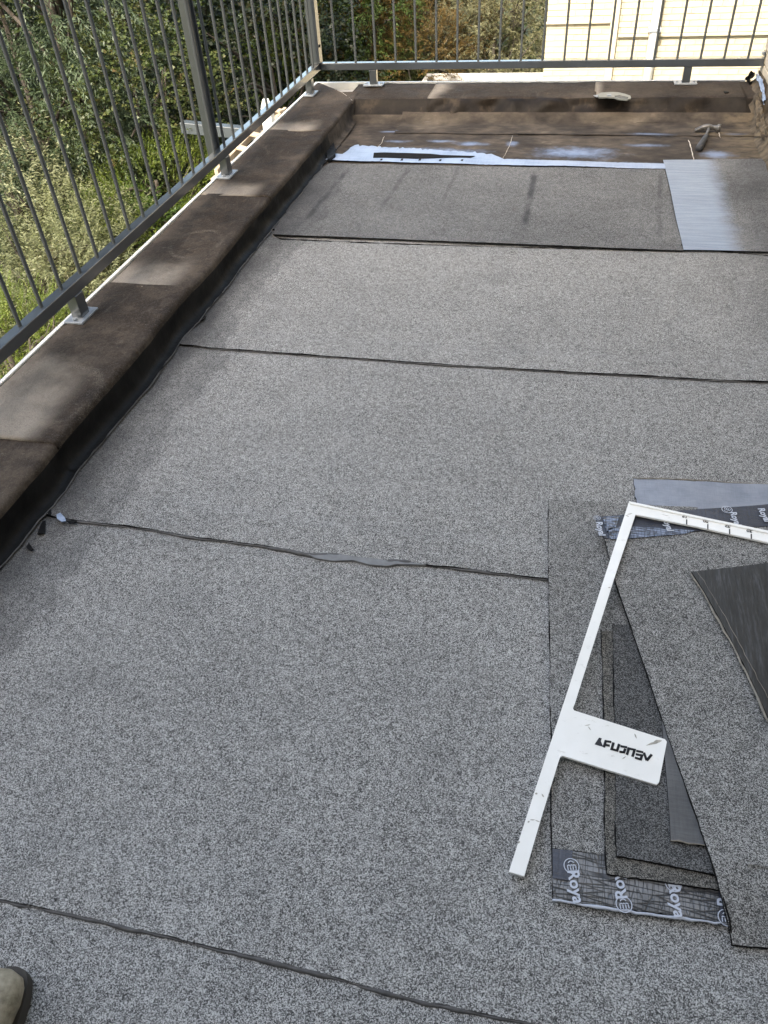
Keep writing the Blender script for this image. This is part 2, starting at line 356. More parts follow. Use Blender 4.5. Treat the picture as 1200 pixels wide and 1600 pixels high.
def groundm():
    t = NT('garden_ground'); n = t.noise(1.3, 6, .65); n2 = t.noise(20, 5, .7)
    s = t.math('ADD', t.math('MULTIPLY', n, .6), t.math('MULTIPLY', n2, .4))
    return t.set(col=t.ramp(s, [(.35, (.018, .022, .010)), (.5, (.035, .05, .016)), (.65, (.06, .05, .03))]), rough=.95, bump=n2, bstr=.8, bdist=.05)
M['ground'] = groundm()
M['bark'] = plain('bark', (.035, .028, .021), .9, var=.4, scale=18, bump=.6, bscale=30)
def leafm(name, cols, transl=.35, rough=.5):
    t = NT(name); a = t.node('ShaderNodeAttribute'); a.attribute_name = 'tint'
    st = [(i/(len(cols)-1), c) for i, c in enumerate(cols)]
    c = t.ramp(a.outputs['Fac'], st)
    t.set(col=c, rough=rough, spec=.35)
    tr = t.node('ShaderNodeBsdfTranslucent'); t.link(c, tr.inputs[0])
    mx = t.node('ShaderNodeMixShader'); mx.inputs[0].default_value = transl
    t.link(t.b.outputs[0], mx.inputs[1]); t.link(tr.outputs[0], mx.inputs[2]); t.link(mx.outputs[0], t.out.inputs[0])
    return t.m
M['lf_willow'] = leafm('leaf_greygreen', [(0.0263, 0.0413, 0.0168), (0.0524, 0.0754, 0.0391), (0.0875, 0.1167, 0.0728)])
M['lf_round'] = leafm('leaf_midgreen', [(0.0162, 0.0276, 0.0064), (0.0361, 0.0553, 0.0127), (0.0615, 0.0765, 0.0234), (0.0723, 0.0510, 0.0170)])
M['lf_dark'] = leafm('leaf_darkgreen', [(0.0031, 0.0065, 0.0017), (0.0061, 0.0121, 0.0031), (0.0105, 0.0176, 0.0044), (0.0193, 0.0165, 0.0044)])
M['lf_pale'] = leafm('leaf_pale', [(0.0694, 0.0822, 0.0297), (0.1225, 0.1341, 0.0636), (0.1715, 0.1816, 0.1060)])
M['lf_bright'] = leafm('leaf_bright', [(0.0396, 0.0635, 0.0066), (0.0792, 0.1144, 0.0111), (0.1453, 0.1715, 0.0222)])
M['lf_straw'] = leafm('leaf_straw', [(0.0540, 0.0559, 0.0231), (0.1080, 0.1058, 0.0495), (0.1728, 0.1705, 0.1056)])
M['lf_rust'] = leafm('leaf_rust', [(0.0377, 0.0270, 0.0071), (0.0860, 0.0565, 0.0140), (0.1344, 0.0835, 0.0211)])
M['lf_fresh'] = leafm('leaf_fresh', [(0.0250, 0.0500, 0.0094), (0.0562, 0.0938, 0.0187), (0.0938, 0.1375, 0.0312)])

# ================================================================== SETTING: ground
def grid_ground():
    n = 60; vs = []; fs = []
    for i in range(n+1):
        for j in range(n+1):
            x = -70 + 140*i/n; y = -40 + 120*j/n
            r = 1 if (x < -1.8 or y > 6) else 0
            vs.append((x, y, -3.0 + .12*r*fn(x*.4, y*.4)))
    for i in range(n):
        for j in range(n):
            a = i*(n+1)+j; fs.append((a, a+n+1, a+n+2, a+1))
    return tag(mesh('ground', vs, fs, M['ground']), kind='structure')
grid_ground()
XW = .97; XL = -1.33; XO = -1.68; YB = 4.83; YO = 5.285; KZ = .106
# the storey under the terrace
tag(boxr('terrace_base', XO+.01, XW, -1.3, YO-.01, -3.05, -.012, M['wallbrick']), kind='structure')
roof = tag(bpy.data.objects.new('roof', None), kind='structure'); C.objects.link(roof)
# ------------------------------------------------------------------ membrane strips (each roll width is one piece)
seam4 = [(-1.027, 0.3576, 0.001), (-0.8375, 0.364, 0.001), (-0.7637, 0.3658, 0.001), (-0.6206, 0.3671, 0.001), (-0.5492, 0.3671, 0.001), (-0.4326, 0.3657, 0.001), (-0.347, 0.3666, 0.001), (-0.2606, 0.3643, 0.001), (-0.1972, 0.3616, 0.001), (-0.1151, 0.3586, 0.001), (-0.036, 0.3599, 0.001), (0.0696, 0.3619, 0.001), (0.226, 0.3574, 0.001), (0.4812, 0.3532, 0.001)]
seam3 = [(-1.2987, 1.289, 0.001), (-1.2597, 1.2822, 0.001), (-1.1814, 1.2792, 0.001), (-1.0882, 1.2813, 0.001), (-0.9955, 1.2811, 0.001), (-0.864, 1.2704, 0.001), (-0.6887, 1.2702, 0.001), (-0.6018, 1.2657, 0.001), (-0.5327, 1.2588, 0.001), (-0.4937, 1.2674, 0.001), (-0.4694, 1.2691, 0.001), (-0.42, 1.2682, 0.001), (-0.3945, 1.2634, 0.001), (-0.3542, 1.2634, 0.001), (-0.3242, 1.2727, 0.001), (-0.2843, 1.2727, 0.001), (-0.249, 1.2697, 0.001), (-0.1668, 1.2725, 0.001), (-0.0746, 1.2707, 0.001), (0.0363, 1.2703, 0.001), (0.2476, 1.269, 0.001), (0.3865, 1.2669, 0.001), (0.521, 1.2648, 0.001), (0.6513, 1.2628, 0.001)]
seam2 = [(-1.3277, 2.1889, 0.001), (-1.2558, 2.1932, 0.001), (-1.1725, 2.1856, 0.001), (-0.9654, 2.1848, 0.001), (-0.7798, 2.1821, 0.001), (-0.6447, 2.1821, 0.001), (-0.4965, 2.1801, 0.001), (-0.3392, 2.1796, 0.001), (-0.0891, 2.1836, 0.001), (0.0726, 2.1849, 0.001), (0.2694, 2.1912, 0.001), (0.4605, 2.1937, 0.001), (0.647, 2.2033, 0.001), (0.8283, 2.2091, 0.001)]
seam1 = [(-1.3334, 3.1954, 0.001), (-1.281, 3.1572, 0.001), (-1.2262, 3.127, 0.001), (-1.0482, 3.1214, 0.001), (-0.6917, 3.1183, 0.001), (-0.4862, 3.1228, 0.001), (-0.2189, 3.1267, 0.001), (0.04, 3.1367, 0.001), (0.292, 3.1464, 0.001), (0.4572, 3.1548, 0.001), (0.5858, 3.1601, 0.001), (0.7721, 3.135, 0.001), (1.0, 3.1267, 0.001)]
end0 = [(-1.3259, 4.1566, 0.001), (-1.2672, 4.1386, 0.001), (-0.9819, 4.1208, 0.001), (-0.6394, 4.1066, 0.001), (-0.3089, 4.0835, 0.001), (0.0074, 4.089, 0.001), (0.4319, 4.0999, 0.001), (0.9035, 4.1135, 0.001), (1.1855, 4.1183, 0.001)]
def yat(line, x):
    line = sorted(line)
    if x <= line[0][0]: return line[0][1]
    for a, b in zip(line, line[1:]):
        if a[0] <= x <= b[0]: return a[1] + (b[1]-a[1])*(x-a[0])/max(1e-9, b[0]-a[0])
    a, b = line[-2], line[-1]
    return b[1]
def strip(front, back, x0, x1, mat, seed, lap=.08, th=.0045, right=None, name='membrane_strip', base=0.0):
    """granule-covered strip: its front edge laps 4.5 mm proud over the strip nearer the camera"""
    n = int((x1-x0)/.0125)+1; dv = [0, .004, .012, .03, .06, .085, .11]
    bm = bmesh.new(); rows = []; skirt = []
    for i in range(n):
        x = x0 + (x1-x0)*i/(n-1)
        yf = (yat(front, x) if callable(front) is False else front(x)) + .0022*fn(x*28, seed) + .0012*fn(x*90, seed+5)
        yb = (yat(back, x) if not callable(back) else back(x)) + lap*.9
        L = yb-yf; vv = dv + [.11 + (L-.11)*(k/36) for k in range(1, 37)]
        col = []
        for v in vv:
            y = yf+v
            z = .0052 + .0028*max(0, fn(x*9, seed+2)) * max(0, 1-v/.12) if v < .085 else .0052*max(0, 1-(v-.085)/.05) + .0007
            z += .0016*fn(x*2.2, y*2.2, seed) + .0008*fn(x*7, y*7, seed) + base
            if v > L-.085: z -= .0035
            if x < XL+.05: z += .25*max(0, (XL+.05-x))**1.0*.6
            col.append(bm.verts.new((x, y, z+.0005)))
        rows.append(col); skirt.append(bm.verts.new((x, yf+.001, -.003)))
    for a, b, s0, s1 in zip(rows, rows[1:], skirt, skirt[1:]):
        for p, q, r_, s_ in zip(a, b, b[1:], a[1:]): bm.faces.new((p, q, r_, s_))
        bm.faces.new((s0, s1, b[0], a[0])).material_index = 1
    o = bmo(name, bm, mat, roof); o.data.materials.append(M['core']); return o
flat0 = [(-3, -1.4, 0), (3, -1.4, 0)]
strip(flat0, seam4, XL-.03, XW, M['roof'], 1)
strip(seam4, seam3, XL-.03, XW, M['roof'], 2)
strip(seam3, seam2, XL-.03, XW, M['roof'], 3)
strip(seam2, seam1, XL-.03, XW, M['roof'], 4)
def bead(line, x0, x1, r0, seed, mat, bright=None, name='bitumen_bead', keep=None):
    bm = bmesh.new(); pts = []; rs = []
    n = int((x1-x0)/.008)
    for i in range(n+1):
        x = x0 + (x1-x0)*i/n
        k = max(.15, 1 + 1.5*fn(x*11, seed) + .8*fn(x*37, seed+1))
        if keep: k *= keep(x)
        pts.append((x, yat(line, x) + .0022*fn(x*28, seed) - .0015, .0012)); rs.append(max(.0006, r0*k))
    add_tube(bm, pts, rs, 8)
    return bmo(name, bm, mat, roof, True)
M['lip'] = plain('grey_film_lip', (.16, .16, .16), .5, var=.2, scale=50)
M['beadgrey'] = plain('weathered_bitumen_bead', (.07, .068, .068), .55, var=.4, scale=50, bump=.4, bscale=200)
bead(seam4, XL-.0, XW, .0030, 2.2, M['beadgrey'])
bead(seam3, XL+.08, .9, .0022, 3.2, M['beadgrey'], keep=lambda x: 1.9 if -.75 < x < -.28 else 1)
bead(seam2, XL+.08, XW, .0017, 4.2, M['beadgrey'])
bead(seam1, XL+.08, XW, .0015, 5.2, M['bitumen'])
# thin lip of pale film bitumen squeezed out of the third seam (bulging stretch)
bulge = prism('film_lip', [*[(-0.5521, 1.2592, 0.0065), (-0.5166, 1.2627, 0.0065), (-0.4689, 1.2693, 0.0065), (-0.4324, 1.2674, 0.0065), (-0.3871, 1.2681, 0.0065), (-0.342, 1.2677, 0.0065), (-0.2759, 1.2709, 0.0065), (-0.2518, 1.2683, 0.0065), (-0.3211, 1.2591, 0.0065), (-0.3413, 1.2492, 0.0065), (-0.3853, 1.2464, 0.0065), (-0.4292, 1.2546, 0.0065), (-0.4785, 1.2443, 0.0065), (-0.5217, 1.2461, 0.0065)]], .006, M['lip'], roof)
# far strip: darker new sheet, cut slanting at its right end, with a pale film selvedge along its far edge
def sheet_far():
    L = [*[(-1.2741, 3.15, 0.01), (-1.2937, 3.338, 0.01), (-1.3028, 3.6179, 0.01), (-1.2995, 3.8852, 0.01), (-1.275, 4.0801, 0.01)]]
    R = [*[(0.4541, 3.1338, 0.01), (0.4497, 3.2647, 0.01), (0.4446, 3.3971, 0.01), (0.4338, 3.5374, 0.01), (0.4354, 3.6723, 0.01), (0.4306, 3.7985, 0.01), (0.4313, 3.9319, 0.01), (0.4256, 4.0634, 0.01)]]
    o = loft('membrane_strip', L, R, 44, 120, .0045, M['roof2'], roof, wob=.003, rag=.004)
    # the roof's own base under it
    return o
sheet_far()
strip([(q[0], q[1]+.05, q[2]) for q in seam1], end0, XL-.03, XW, M['roof2'], 6, lap=-.01)
# selvedge film along the far edge, two long laps
loft('selvedge_film', [*[(-1.3045, 4.1231, 0.012), (-1.2932, 4.1854, 0.012), (-1.2759, 4.228, 0.012)]], [*[(0.4314, 4.0667, 0.012), (0.4301, 4.103, 0.012), (0.4287, 4.1398, 0.012)]], 5, 140, .003, M['selvedge'], roof, wob=.004, rag=.006)
loft('selvedge_film', [*[(-1.247, 4.1728, 0.01), (-1.2316, 4.2786, 0.01), (-1.201, 4.3887, 0.01)]], [*[(-0.314, 4.1321, 0.01), (-0.3512, 4.1794, 0.01), (-0.4335, 4.2664, 0.01)]], 6, 60, .002, M['selvedge'], roof, wob=.003, rag=.03)
prism('open_bitumen_slot', [*[(-1.0656, 4.247, 0.0135), (-1.0105, 4.2543, 0.0135), (-0.8689, 4.2491, 0.0135), (-0.7568, 4.2429, 0.0135), (-0.692, 4.2249, 0.0135), (-0.5148, 4.2166, 0.0135), (-0.5342, 4.1856, 0.0135), (-0.6846, 4.1795, 0.0135), (-0.801, 4.1637, 0.0135), (-0.9219, 4.1668, 0.0135), (-1.0513, 4.1697, 0.0135)]], .002, M['core'], roof)
for q in [(-0.9994, 4.1407, 0.0137), (-0.8899, 4.1453, 0.0137), (-0.7949, 4.1493, 0.0137), (-0.6856, 4.1439, 0.0137), (-0.5724, 4.1486, 0.0137)]:
    prism('bitumen_drip', [(q[0]-.006, q[1]-.012, q[2]), (q[0]+.006, q[1]-.012, q[2]), (q[0]+.005, q[1]+.012, q[2]), (q[0]-.005, q[1]+.012, q[2])], .002, M['bitumen'], roof)
# film lying bare right of the slanting cut, reflected sky in its colour
M['scuffed'] = granule('film_and_scuffed_granules', dark=.02, mid=.17, light=.36, dirt=.7, edge=True, fade=(0.605, 0.706))
loft('bare_film_sheet', [*[(0.4575, 3.1436, 0.0085), (0.4464, 3.4705, 0.0085), (0.4407, 3.7711, 0.0085), (0.4263, 4.2069, 0.0085)]], [*[(1.0492, 3.1605, 0.0085), (1.0706, 3.5167, 0.0085), (1.0731, 3.8096, 0.0085), (1.0668, 4.2618, 0.0085)]], 30, 30, .004, M['scuffed'], roof, wob=.002)
# old brown membrane at the far end
def field(name, x0, x1, y0, y1, step, zf, mat, parent):
    nx = int((x1-x0)/step)+1; ny = int((y1-y0)/step)+1; vs = []; fs = []
    for i in range(nx+1):
        for j in range(ny+1):
            x = x0+(x1-x0)*i/nx; y = y0+(y1-y0)*j/ny; vs.append((x, y, zf(x, y)))
    for i in range(nx):
        for j in range(ny):
            a = i*(ny+1)+j; fs.append((a, a+ny+1, a+ny+2, a+1))
    return fromworld(mesh(name, vs, fs, mat, None, True), parent)
XS = [-1.34, -1.0277, -0.3528, 0.5635, XW]
def zold(k): return lambda x, y: .002 + .0012*k + .004*fn(x*4, y*5, k) + .002*fn(x*14, y*11, 2.0) + .035*max(0, (y-4.76)/.09)**2*(1 if y > 4.76 else 0)
Ym = 4.6014
for k in range(4):
    field('old_membrane_piece', XS[k], XS[k+1]+(.03 if k < 3 else 0), 4.02, YB+.02, .02, zold(1 + (k % 2)*1.6), M['oldroof'], roof)
field('old_membrane_piece', XS[1], XW, Ym, YB+.03, .02, lambda x, y: zold(2.5)(x, y) + .0045, M['oldroof'], roof)
# pale scratched lines in the old membrane
M['pale'] = plain('pale_putty', (.50, .46, .40), .8, var=.3, scale=60)
def smear(pts, wd, parent, mat='pale', z=.012, name='putty_line', seg=6):
    bm = bmesh.new(); pp = resample(pts, 24)
    add_tube(bm, [(p.x+.004*fn(p.y*40, p.x*40), p.y+.003*fn(p.x*60, 2), p.z) for p in pp], [wd*(.6+.9*abs(fn(i*.9, wd*100))) for i in range(24)], seg)
    o = bmo(name, bm, M[mat], parent, True); return o
smear([*[(0.5684, 4.5214, 0.009), (0.5715, 4.4278, 0.009), (0.5726, 4.3077, 0.009), (0.5718, 4.2115, 0.009)]], .0028, roof)
smear([*[(0.7288, 4.6557, 0.012), (0.7261, 4.5581, 0.012)]], .0022, roof)
smear([*[(-0.3519, 4.5732, 0.009), (-0.3526, 4.3976, 0.009), (-0.3666, 4.2017, 0.009)]], .0016, roof)
smear([*[(-1.075, 4.5466, 0.008), (-1.0622, 4.4219, 0.008), (-1.076, 4.2907, 0.008)]], .0016, roof)
# ================================================================== KERB
kerb = thing('roof_kerb', 'raised kerb covered in dusty brown bitumen membrane along the left and far edges of the roof', 'kerb')
def zt(x, y, k): return .0035*fn(x*6, y*3, k) + .0018*fn(x*22, y*18, k) + .004*max(0, fn(x*9, y*5, k+9)-.25)
def left_piece(y0, y1, mat, k, face, thick=0.0):
    prof = []          # (x, z) outer edge -> toe
    prof += [(XO+.012, KZ-.03), (XO+.012, KZ-.004), (XO+.02, KZ)]
    prof += [(XO+.02+(XL-.025-XO-.02)*t/11, KZ) for t in range(1, 12)]
    prof += [(XL-.014, KZ-.0005), (XL-.006, KZ-.004), (XL-.001, KZ-.011), (XL, KZ-.024)]
    nt_ = len(prof)
    prof += [(XL+.001, KZ-.05), (XL+.003, .04), (XL+.006, .025), (XL+.014, .012), (XL+.026, .0095), (XL+.036, .0085)]
    n = max(4, int((y1-y0)/.02)); top = []; vs = []
    for i in range(n+1):
        y = y0+(y1-y0)*i/n
        t_end = (i/n)
        for j, (x, z) in enumerate(prof):
            b = .007*fn(y*2.4, 5, 1) + .003*fn(y*9, 3, 2)          # the face bulges and wanders
            dx = b if j > 11 else b*max(0, (j-6)/6)
            if j >= nt_: dx += .010*fn(y*7, z*14, 7) + (.008*fn(y*22, 1, 1) if j == len(prof)-1 else 0)
            lapz = thick if i < n*.12 or True else 0
            vs.append((x+dx, y, z + zt(x, y, k)*(1 if j < nt_ else .4) + lapz))
    m = len(prof); f_top = []; f_face = []
    for i in range(n):
        for j in range(m-1):
            q = (i*m+j, i*m+j+1, (i+1)*m+j+1, (i+1)*m+j)
            (f_top if j < nt_-1 else f_face).append(q)
    # front lap edge
    a = len(vs)
    for j in range(nt_): vs.append((vs[j][0], vs[j][1]+.001, vs[j][2]-.008))
    for j in range(nt_-1): f_top.append((j, a+j, a+j+1, j+1))
    def mk(name, fs, mt):
        used = sorted({v for f in fs for v in f}); mp = {v: i for i, v in enumerate(used)}
        return fromworld(mesh(name, [vs[v] for v in used], [[mp[v] for v in f] for f in fs], mt, None, True), kerb)
    mk('kerb_panel', f_top, mat); mk('side_flashing', f_face, face)
yk = [-1.3, 1.4647, 2.4055, 3.3233, 4.2798, 5.05]
dl = [0.15, .42, .24, .17, .18]
rings = [None, (-1.50, 1.6779, .17, .17), (-1.47, 2.8035, .10, .13), None, None]
for k in range(5):
    left_piece(yk[k], yk[k+1]+.02, kerbmat('brown_membrane_left_%d' % k, 'y', yk[k], dl[k], rings[k]), k*3.1, M['bitumen'] if k < 4 else M['oldroof'], thick=.001+.004*(k % 2 == 1)+.002*(k == 4)+.0018*(k==2))
# end cap bulge of torn flashing by the corner
def back_piece(x0, x1, mat, k, thick=0.0, ripple=0.0):
    prof = [(YO-.012, KZ-.03), (YO-.012, KZ-.004), (YO-.02, KZ)]
    yc = 4.93
    prof += [(YO-.02-(YO-.02-yc-.03)*t/12, KZ) for t in range(1, 13)]
    prof += [(yc+.018, KZ-.001), (yc+.006, KZ-.004), (yc-.004, KZ-.012), (yc-.012, KZ-.025), (yc-.03, .06), (yc-.05, .045), (yc-.066, .03), (yc-.082, .019), (yc-.10, .013), (yc-.13, .010)]
    m = len(prof); n = max(4, int((x1-x0)/.015)); vs = []; fs = []; ff = []
    for i in range(n+1):
        x = x0+(x1-x0)*i/n
        for j, (y, z) in enumerate(prof):
            r = max(0, 1-abs(j-18.5)/4.5)
            w_ = ripple*r*(math.sin(x*17+1.3*math.sin(x*7))*.6+fn(x*9, j*.35)*.9)
            vs.append((x, y - w_ + .010*fn(x*2, 4, 1)*(j > 12), z + zt(x, y, k) + thick + w_*.5))
    for i in range(n):
        for j in range(m-1): (fs if j < 16 or j > 21 else ff).append((i*m+j, (i+1)*m+j, (i+1)*m+j+1, i*m+j+1))
    for i0 in (0, n):
        a = len(vs)
        for j in range(m): v = vs[i0*m+j]; vs.append((v[0], v[1], v[2]-.008))
        for j in range(m-1): fs.append((i0*m+j, a+j, a+j+1, i0*m+j+1))
    def mk(name, fs, mt):
        used = sorted({v for f in fs for v in f}); mp = {v: i for i, v in enumerate(used)}
        fromworld(mesh(name, [vs[v] for v in used], [[mp[v] for v in f] for f in fs], mt, None, True), kerb)
    mk('kerb_panel', fs, mat); mk('face_flashing', ff, M['face'])
xb = [XO+.02, -0.8922, 0.0678, 0.8678, XW]
def bm_(k, x, d): return kerbmat('brown_membrane_back_%d' % k, 'x', x, d, dark=.85)
back_piece(XL-.06, xb[1]+.01, bm_(0, 0, 0), 11, .000, .006)
back_piece(xb[1], xb[2]+.01, bm_(1, xb[1], .10), 12, .003, .030)
back_piece(xb[2], xb[3]+.01, bm_(2, xb[2], .05), 13, .0055, .014)
back_piece(xb[3], XW, bm_(3, 0, 0), 14, .002, .010)
# mitred corner piece between the two runs
cornerm = kerbmat('brown_membrane_corner', 'y', 9, 0)
vs = []
A = resample([(XL+.005, 4.84, KZ-.004), (XL-.02, 4.90, KZ+.004), (XL-.10, 5.03, KZ+.0075), (XO+.02, YO-.012, KZ+.0075)], 14)
B = resample([(XO+.013, 4.86, KZ+.004), (XO+.013, 5.0, KZ+.004), (XO+.013, 5.14, KZ+.004), (XO+.013, YO-.012, KZ+.005)], 14)
loft('corner_piece', A, B, 14, 12, .006, cornerm, kerb, wob=.003)
smear([(XL-.01, 4.885, KZ+.003), (XL-.11, 5.035, KZ+.007), (XO+.04, YO-.03, KZ+.007)], .0022, kerb, name='seam_edge')
for a, b, c in ((XO-.002, XO+.010, 'l'),):
    boxr('edge_trim', XO-.004, XO+.011, -1.3, YO+.006, KZ-.06, KZ+.008, M['whitecoat'], kerb, .002)
boxr('edge_trim', XO+.0112, XW-.06, YO-.011, YO+.006, KZ-.06, KZ+.008, M['whitecoat'], kerb, .002)
boxr('kerb_core', XO+.02, XL-.03, -1.3, YO-.02, -.01, KZ-.03, M['concrete'], kerb)
boxr('kerb_core', XL-.029, XW, 4.96, YO-.02, -.01, KZ-.03, M['concrete'], kerb)
# light bitumen lip where the side flashing meets the roof, tar tongues and blobs
for (u, v) in ((0, 1), ):
    pts = [(XL+.036+.007*fn(y*2.4, 5, 1)+.010*fn(y*7, .1, 7)+.004*fn(y*33, 2), y, .010+.002*fn(y*15, 1)) for y in [-.9+.02*i for i in range(266)]]
    bm = bmesh.new(); add_tube(bm, pts, [.0022*(1+.7*fn(i*.31, 3)) for i in range(len(pts))], 6); bmo('flashing_lip', bm, M['beadgrey'], kerb, True)
def tongue(px, r, parent, z=.009):
    pts = px; n = len(pts)
    prism('tar_tongue', pts, .003, M['bitumen'], parent)
tongue([*[(-1.2763, 1.2117, 0.008), (-1.2899, 1.2596, 0.008), (-1.2825, 1.2633, 0.008), (-1.2664, 1.2331, 0.008), (-1.2573, 1.2147, 0.008), (-1.2673, 1.2156, 0.008)]], 0, kerb)
tongue([*[(-1.2753, 1.1592, 0.01), (-1.2792, 1.1776, 0.01), (-1.263, 1.1635, 0.01), (-1.2527, 1.1558, 0.01), (-1.2568, 1.1504, 0.01), (-1.2662, 1.1536, 0.01)]], 0, kerb)
tongue([*[(-1.3348, 1.3423, 0.01), (-1.3173, 1.3396, 0.01), (-1.2978, 1.3132, 0.01), (-1.2828, 1.2945, 0.01), (-1.278, 1.2797, 0.01), (-1.2907, 1.2881, 0.01), (-1.3121, 1.311, 0.01)]], 0, kerb)
tongue([*[(-1.2214, 1.2682, 0.01), (-1.2094, 1.2739, 0.01), (-1.1935, 1.2726, 0.01), (-1.1983, 1.2643, 0.01), (-1.2105, 1.2623, 0.01)]], 0, roof)
tongue([*[(-1.3218, 2.3902, 0.01), (-1.3095, 2.4165, 0.01), (-1.2825, 2.3946, 0.01), (-1.2802, 2.3702, 0.01), (-1.2963, 2.3537, 0.01)]], 0, kerb)
prism('foil_scrap', [*[(-1.2612, 1.2853, 0.012), (-1.2547, 1.2941, 0.012), (-1.2328, 1.2795, 0.012), (-1.2213, 1.266, 0.012), (-1.2322, 1.2618, 0.012), (-1.2512, 1.2715, 0.012)]], .003, M['selvedge'], roof)
prism('membrane_tab', [*[(-1.3694, 4.3617, 0.03), (-1.356, 4.4759, 0.03), (-1.2588, 4.1712, 0.03), (-1.2731, 4.0683, 0.03)]], .02, M['bitumen'], kerb)
# upstand by the house wall, and its torn foil
def upstand():
    bm = bmesh.new(); rows = []
    ys = np.linspace(3.9, YO-.03, 60)
    for y in ys:
        r = []
        k = max(0, min(1, (y-4.86)/.06))
        for j in range(12):
            t = j/11; x = XW - .075*(1-t)**2 - .012*math.sin(y*26+2*t)*(1-abs(2*t-1))*1.2 + .012*fn(y*11, t*4) - .004
            z = .004 + .17*t**1.2 + .01*fn(y*9, 2, t) + k*.09*(1-t)
            r.append(bm.verts.new((min(x, XW-.003), y, z)))
        rows.append(r)
    for a, b in zip(rows, rows[1:]):
        for j in range(11): bm.faces.new((a[j], b[j], b[j+1], a[j+1]))
    return bmo('wall_upstand', bm, M['oldroof'], roof, True)
upstand()
def crumple(name, pts, r, mat, parent, seed):
    bm = bmesh.new(); pp = resample(pts, 16); rows = []
    for i, p in enumerate(pp):
        row = []
        for j in range(9):
            a = math.pi*j/8; f = 1+1.1*fn(i*.8, j*.9, seed)
            row.append(bm.verts.new((p.x - r*f*math.sin(a), p.y + .02*fn(i*1.3, j, seed+2), max(.006, p.z + r*1.2*f*math.cos(a)))))
        rows.append(row)
    for a, b in zip(rows, rows[1:]):
        for j in range(8): bm.faces.new((a[j], b[j], b[j+1], a[j+1]))
    return bmo(name, bm, mat, parent)
crumple('torn_foil', [(XW-.012, 5.22, .15), (XW-.016, 5.05, .16), (XW-.02, 4.92, .15), (XW-.02, 4.8, .12)], .010, M['selvedge'], roof, 1)
crumple('torn_flap', [(XW-.03, 4.92, .12), (XW-.04, 4.75, .08), (XW-.04, 4.55, .05), (XW-.03, 4.40, .03)], .024, M['oldroof'], roof, 4)
crumple('bitumen_lump', [(XW-.035, 5.27, .125), (XW-.03, 5.22, .135), (XW-.03, 5.19, .125)], .022, M['bitumen'], kerb, 8)
prism('membrane_scrap', [*[(0.7677, 5.0349, 0.116), (0.7891, 5.0478, 0.116), (0.7918, 5.0084, 0.116), (0.7705, 4.9956, 0.116)]], .004, M['bitumen'], kerb)
# ================================================================== RAILING
rail = thing('balcony_railing', 'grey steel balcony railing with thin upright bars along the left and far kerbs', 'railing', (-1.634, 5.21, KZ))
RX = -1.634; RY = 5.212
z0, z1 = .200, .240
boxr('bottom_rail', RX-.02, RX+.02, -1.2, RY+.02, z0, z1, M['rail'], rail, .003)
boxr('bottom_rail', RX+.0205, XW-.006, RY-.02, RY+.02, z0+.0005, z1-.0005, M['rail'], rail, .003)
boxr('top_rail', RX-.025, RX+.025, -1.2, RY+.025, 1.14, 1.18, M['rail'], rail, .003)
boxr('top_rail', RX+.0255, XW-.006, RY-.025, RY+.025, 1.1405, 1.1795, M['rail'], rail, .003)
def bar():
    bm = bmesh.new(); add_tube(bm, [(0, 0, z1-.002), (0, 0, 1.141)], .0068, 10); me = bpy.data.meshes.new('baluster'); bm.to_mesh(me); bm.free(); return me
barm = bar(); barm.polygons.foreach_set('use_smooth', [len(p.vertices) == 4 for p in barm.polygons])
def putbar(x, y):
    o = link('baluster', barm, M['bar']); o.location = (x, y, 0); fromworld(o, rail)
y = 2.107 - .1253*26
ybars = []
while y < 5.12:
    if y > -1.15: putbar(RX, y); ybars.append(y)
    y += .1253
x = -1.513
while x < XW-.04: putbar(x, RY); x += .1262
boxr('corner_post', RX-.03, RX+.03, RY-.05, RY+.018, z1+.0005, 1.1395, M['rail'], rail, .003)
def midpost(y):
    bm = bmesh.new()
    add_box(bm, (RX-.028, y, .69), (.012, .074, .99), None, .002)
    add_box(bm, (RX-.028, y-.0355, .69), (.034, .006, .985), None, .001); add_box(bm, (RX-.028, y+.0355, .69), (.034, .006, .985), None, .001)
    bmo('mid_post', bm, M['rail'], rail)
midpost(3.545); midpost(2.159-1.41*1.0); midpost(-.66)
bl = box('bolt', (RX+.033, 5.185, .335), (.008, .014, .014), M['bitumen'], rail, .002)
fy = [5.0, 3.576, 2.159, .75, -.66]
def foot(x, y, along):
    s = (.04, .05) if along == 'y' else (.044, .04)
    bm = bmesh.new(); add_box(bm, (x, y, (KZ+.012+z0)/2), (s[0], s[1], z0-KZ-.012-.0008), None, .002); bmo('foot_post', bm, M['rail'], rail)
    p = (.07, .115, .008) if along == 'y' else (.125, .075, .008)
    b = box('base_plate', (x, y, KZ+.0085+.002), p, M['zinc'], rail, .0015)
    for sgn in (-1, 1):
        d = (0, sgn*.042) if along == 'y' else (sgn*.047, 0)
        bm = bmesh.new(); bmesh.ops.create_cone(bm, cap_ends=True, segments=6, radius1=.009, radius2=.0085, depth=.006, matrix=Matrix.Translation((x+d[0], y+d[1], KZ+.0175))); bmo('nut', bm, M['zinc'], b)
for q in fy: foot(RX+.002, q, 'y')
foot(-1.279, RY, 'x'); foot(.574, RY, 'x')
box('wall_bracket', (XW-.004, RY, .235), (.006, .05, .075), M['rail'], rail, .001)
box('bolt', (XW-.012, RY, .262), (.014, .016, .016), M['zinc'], rail, .002)
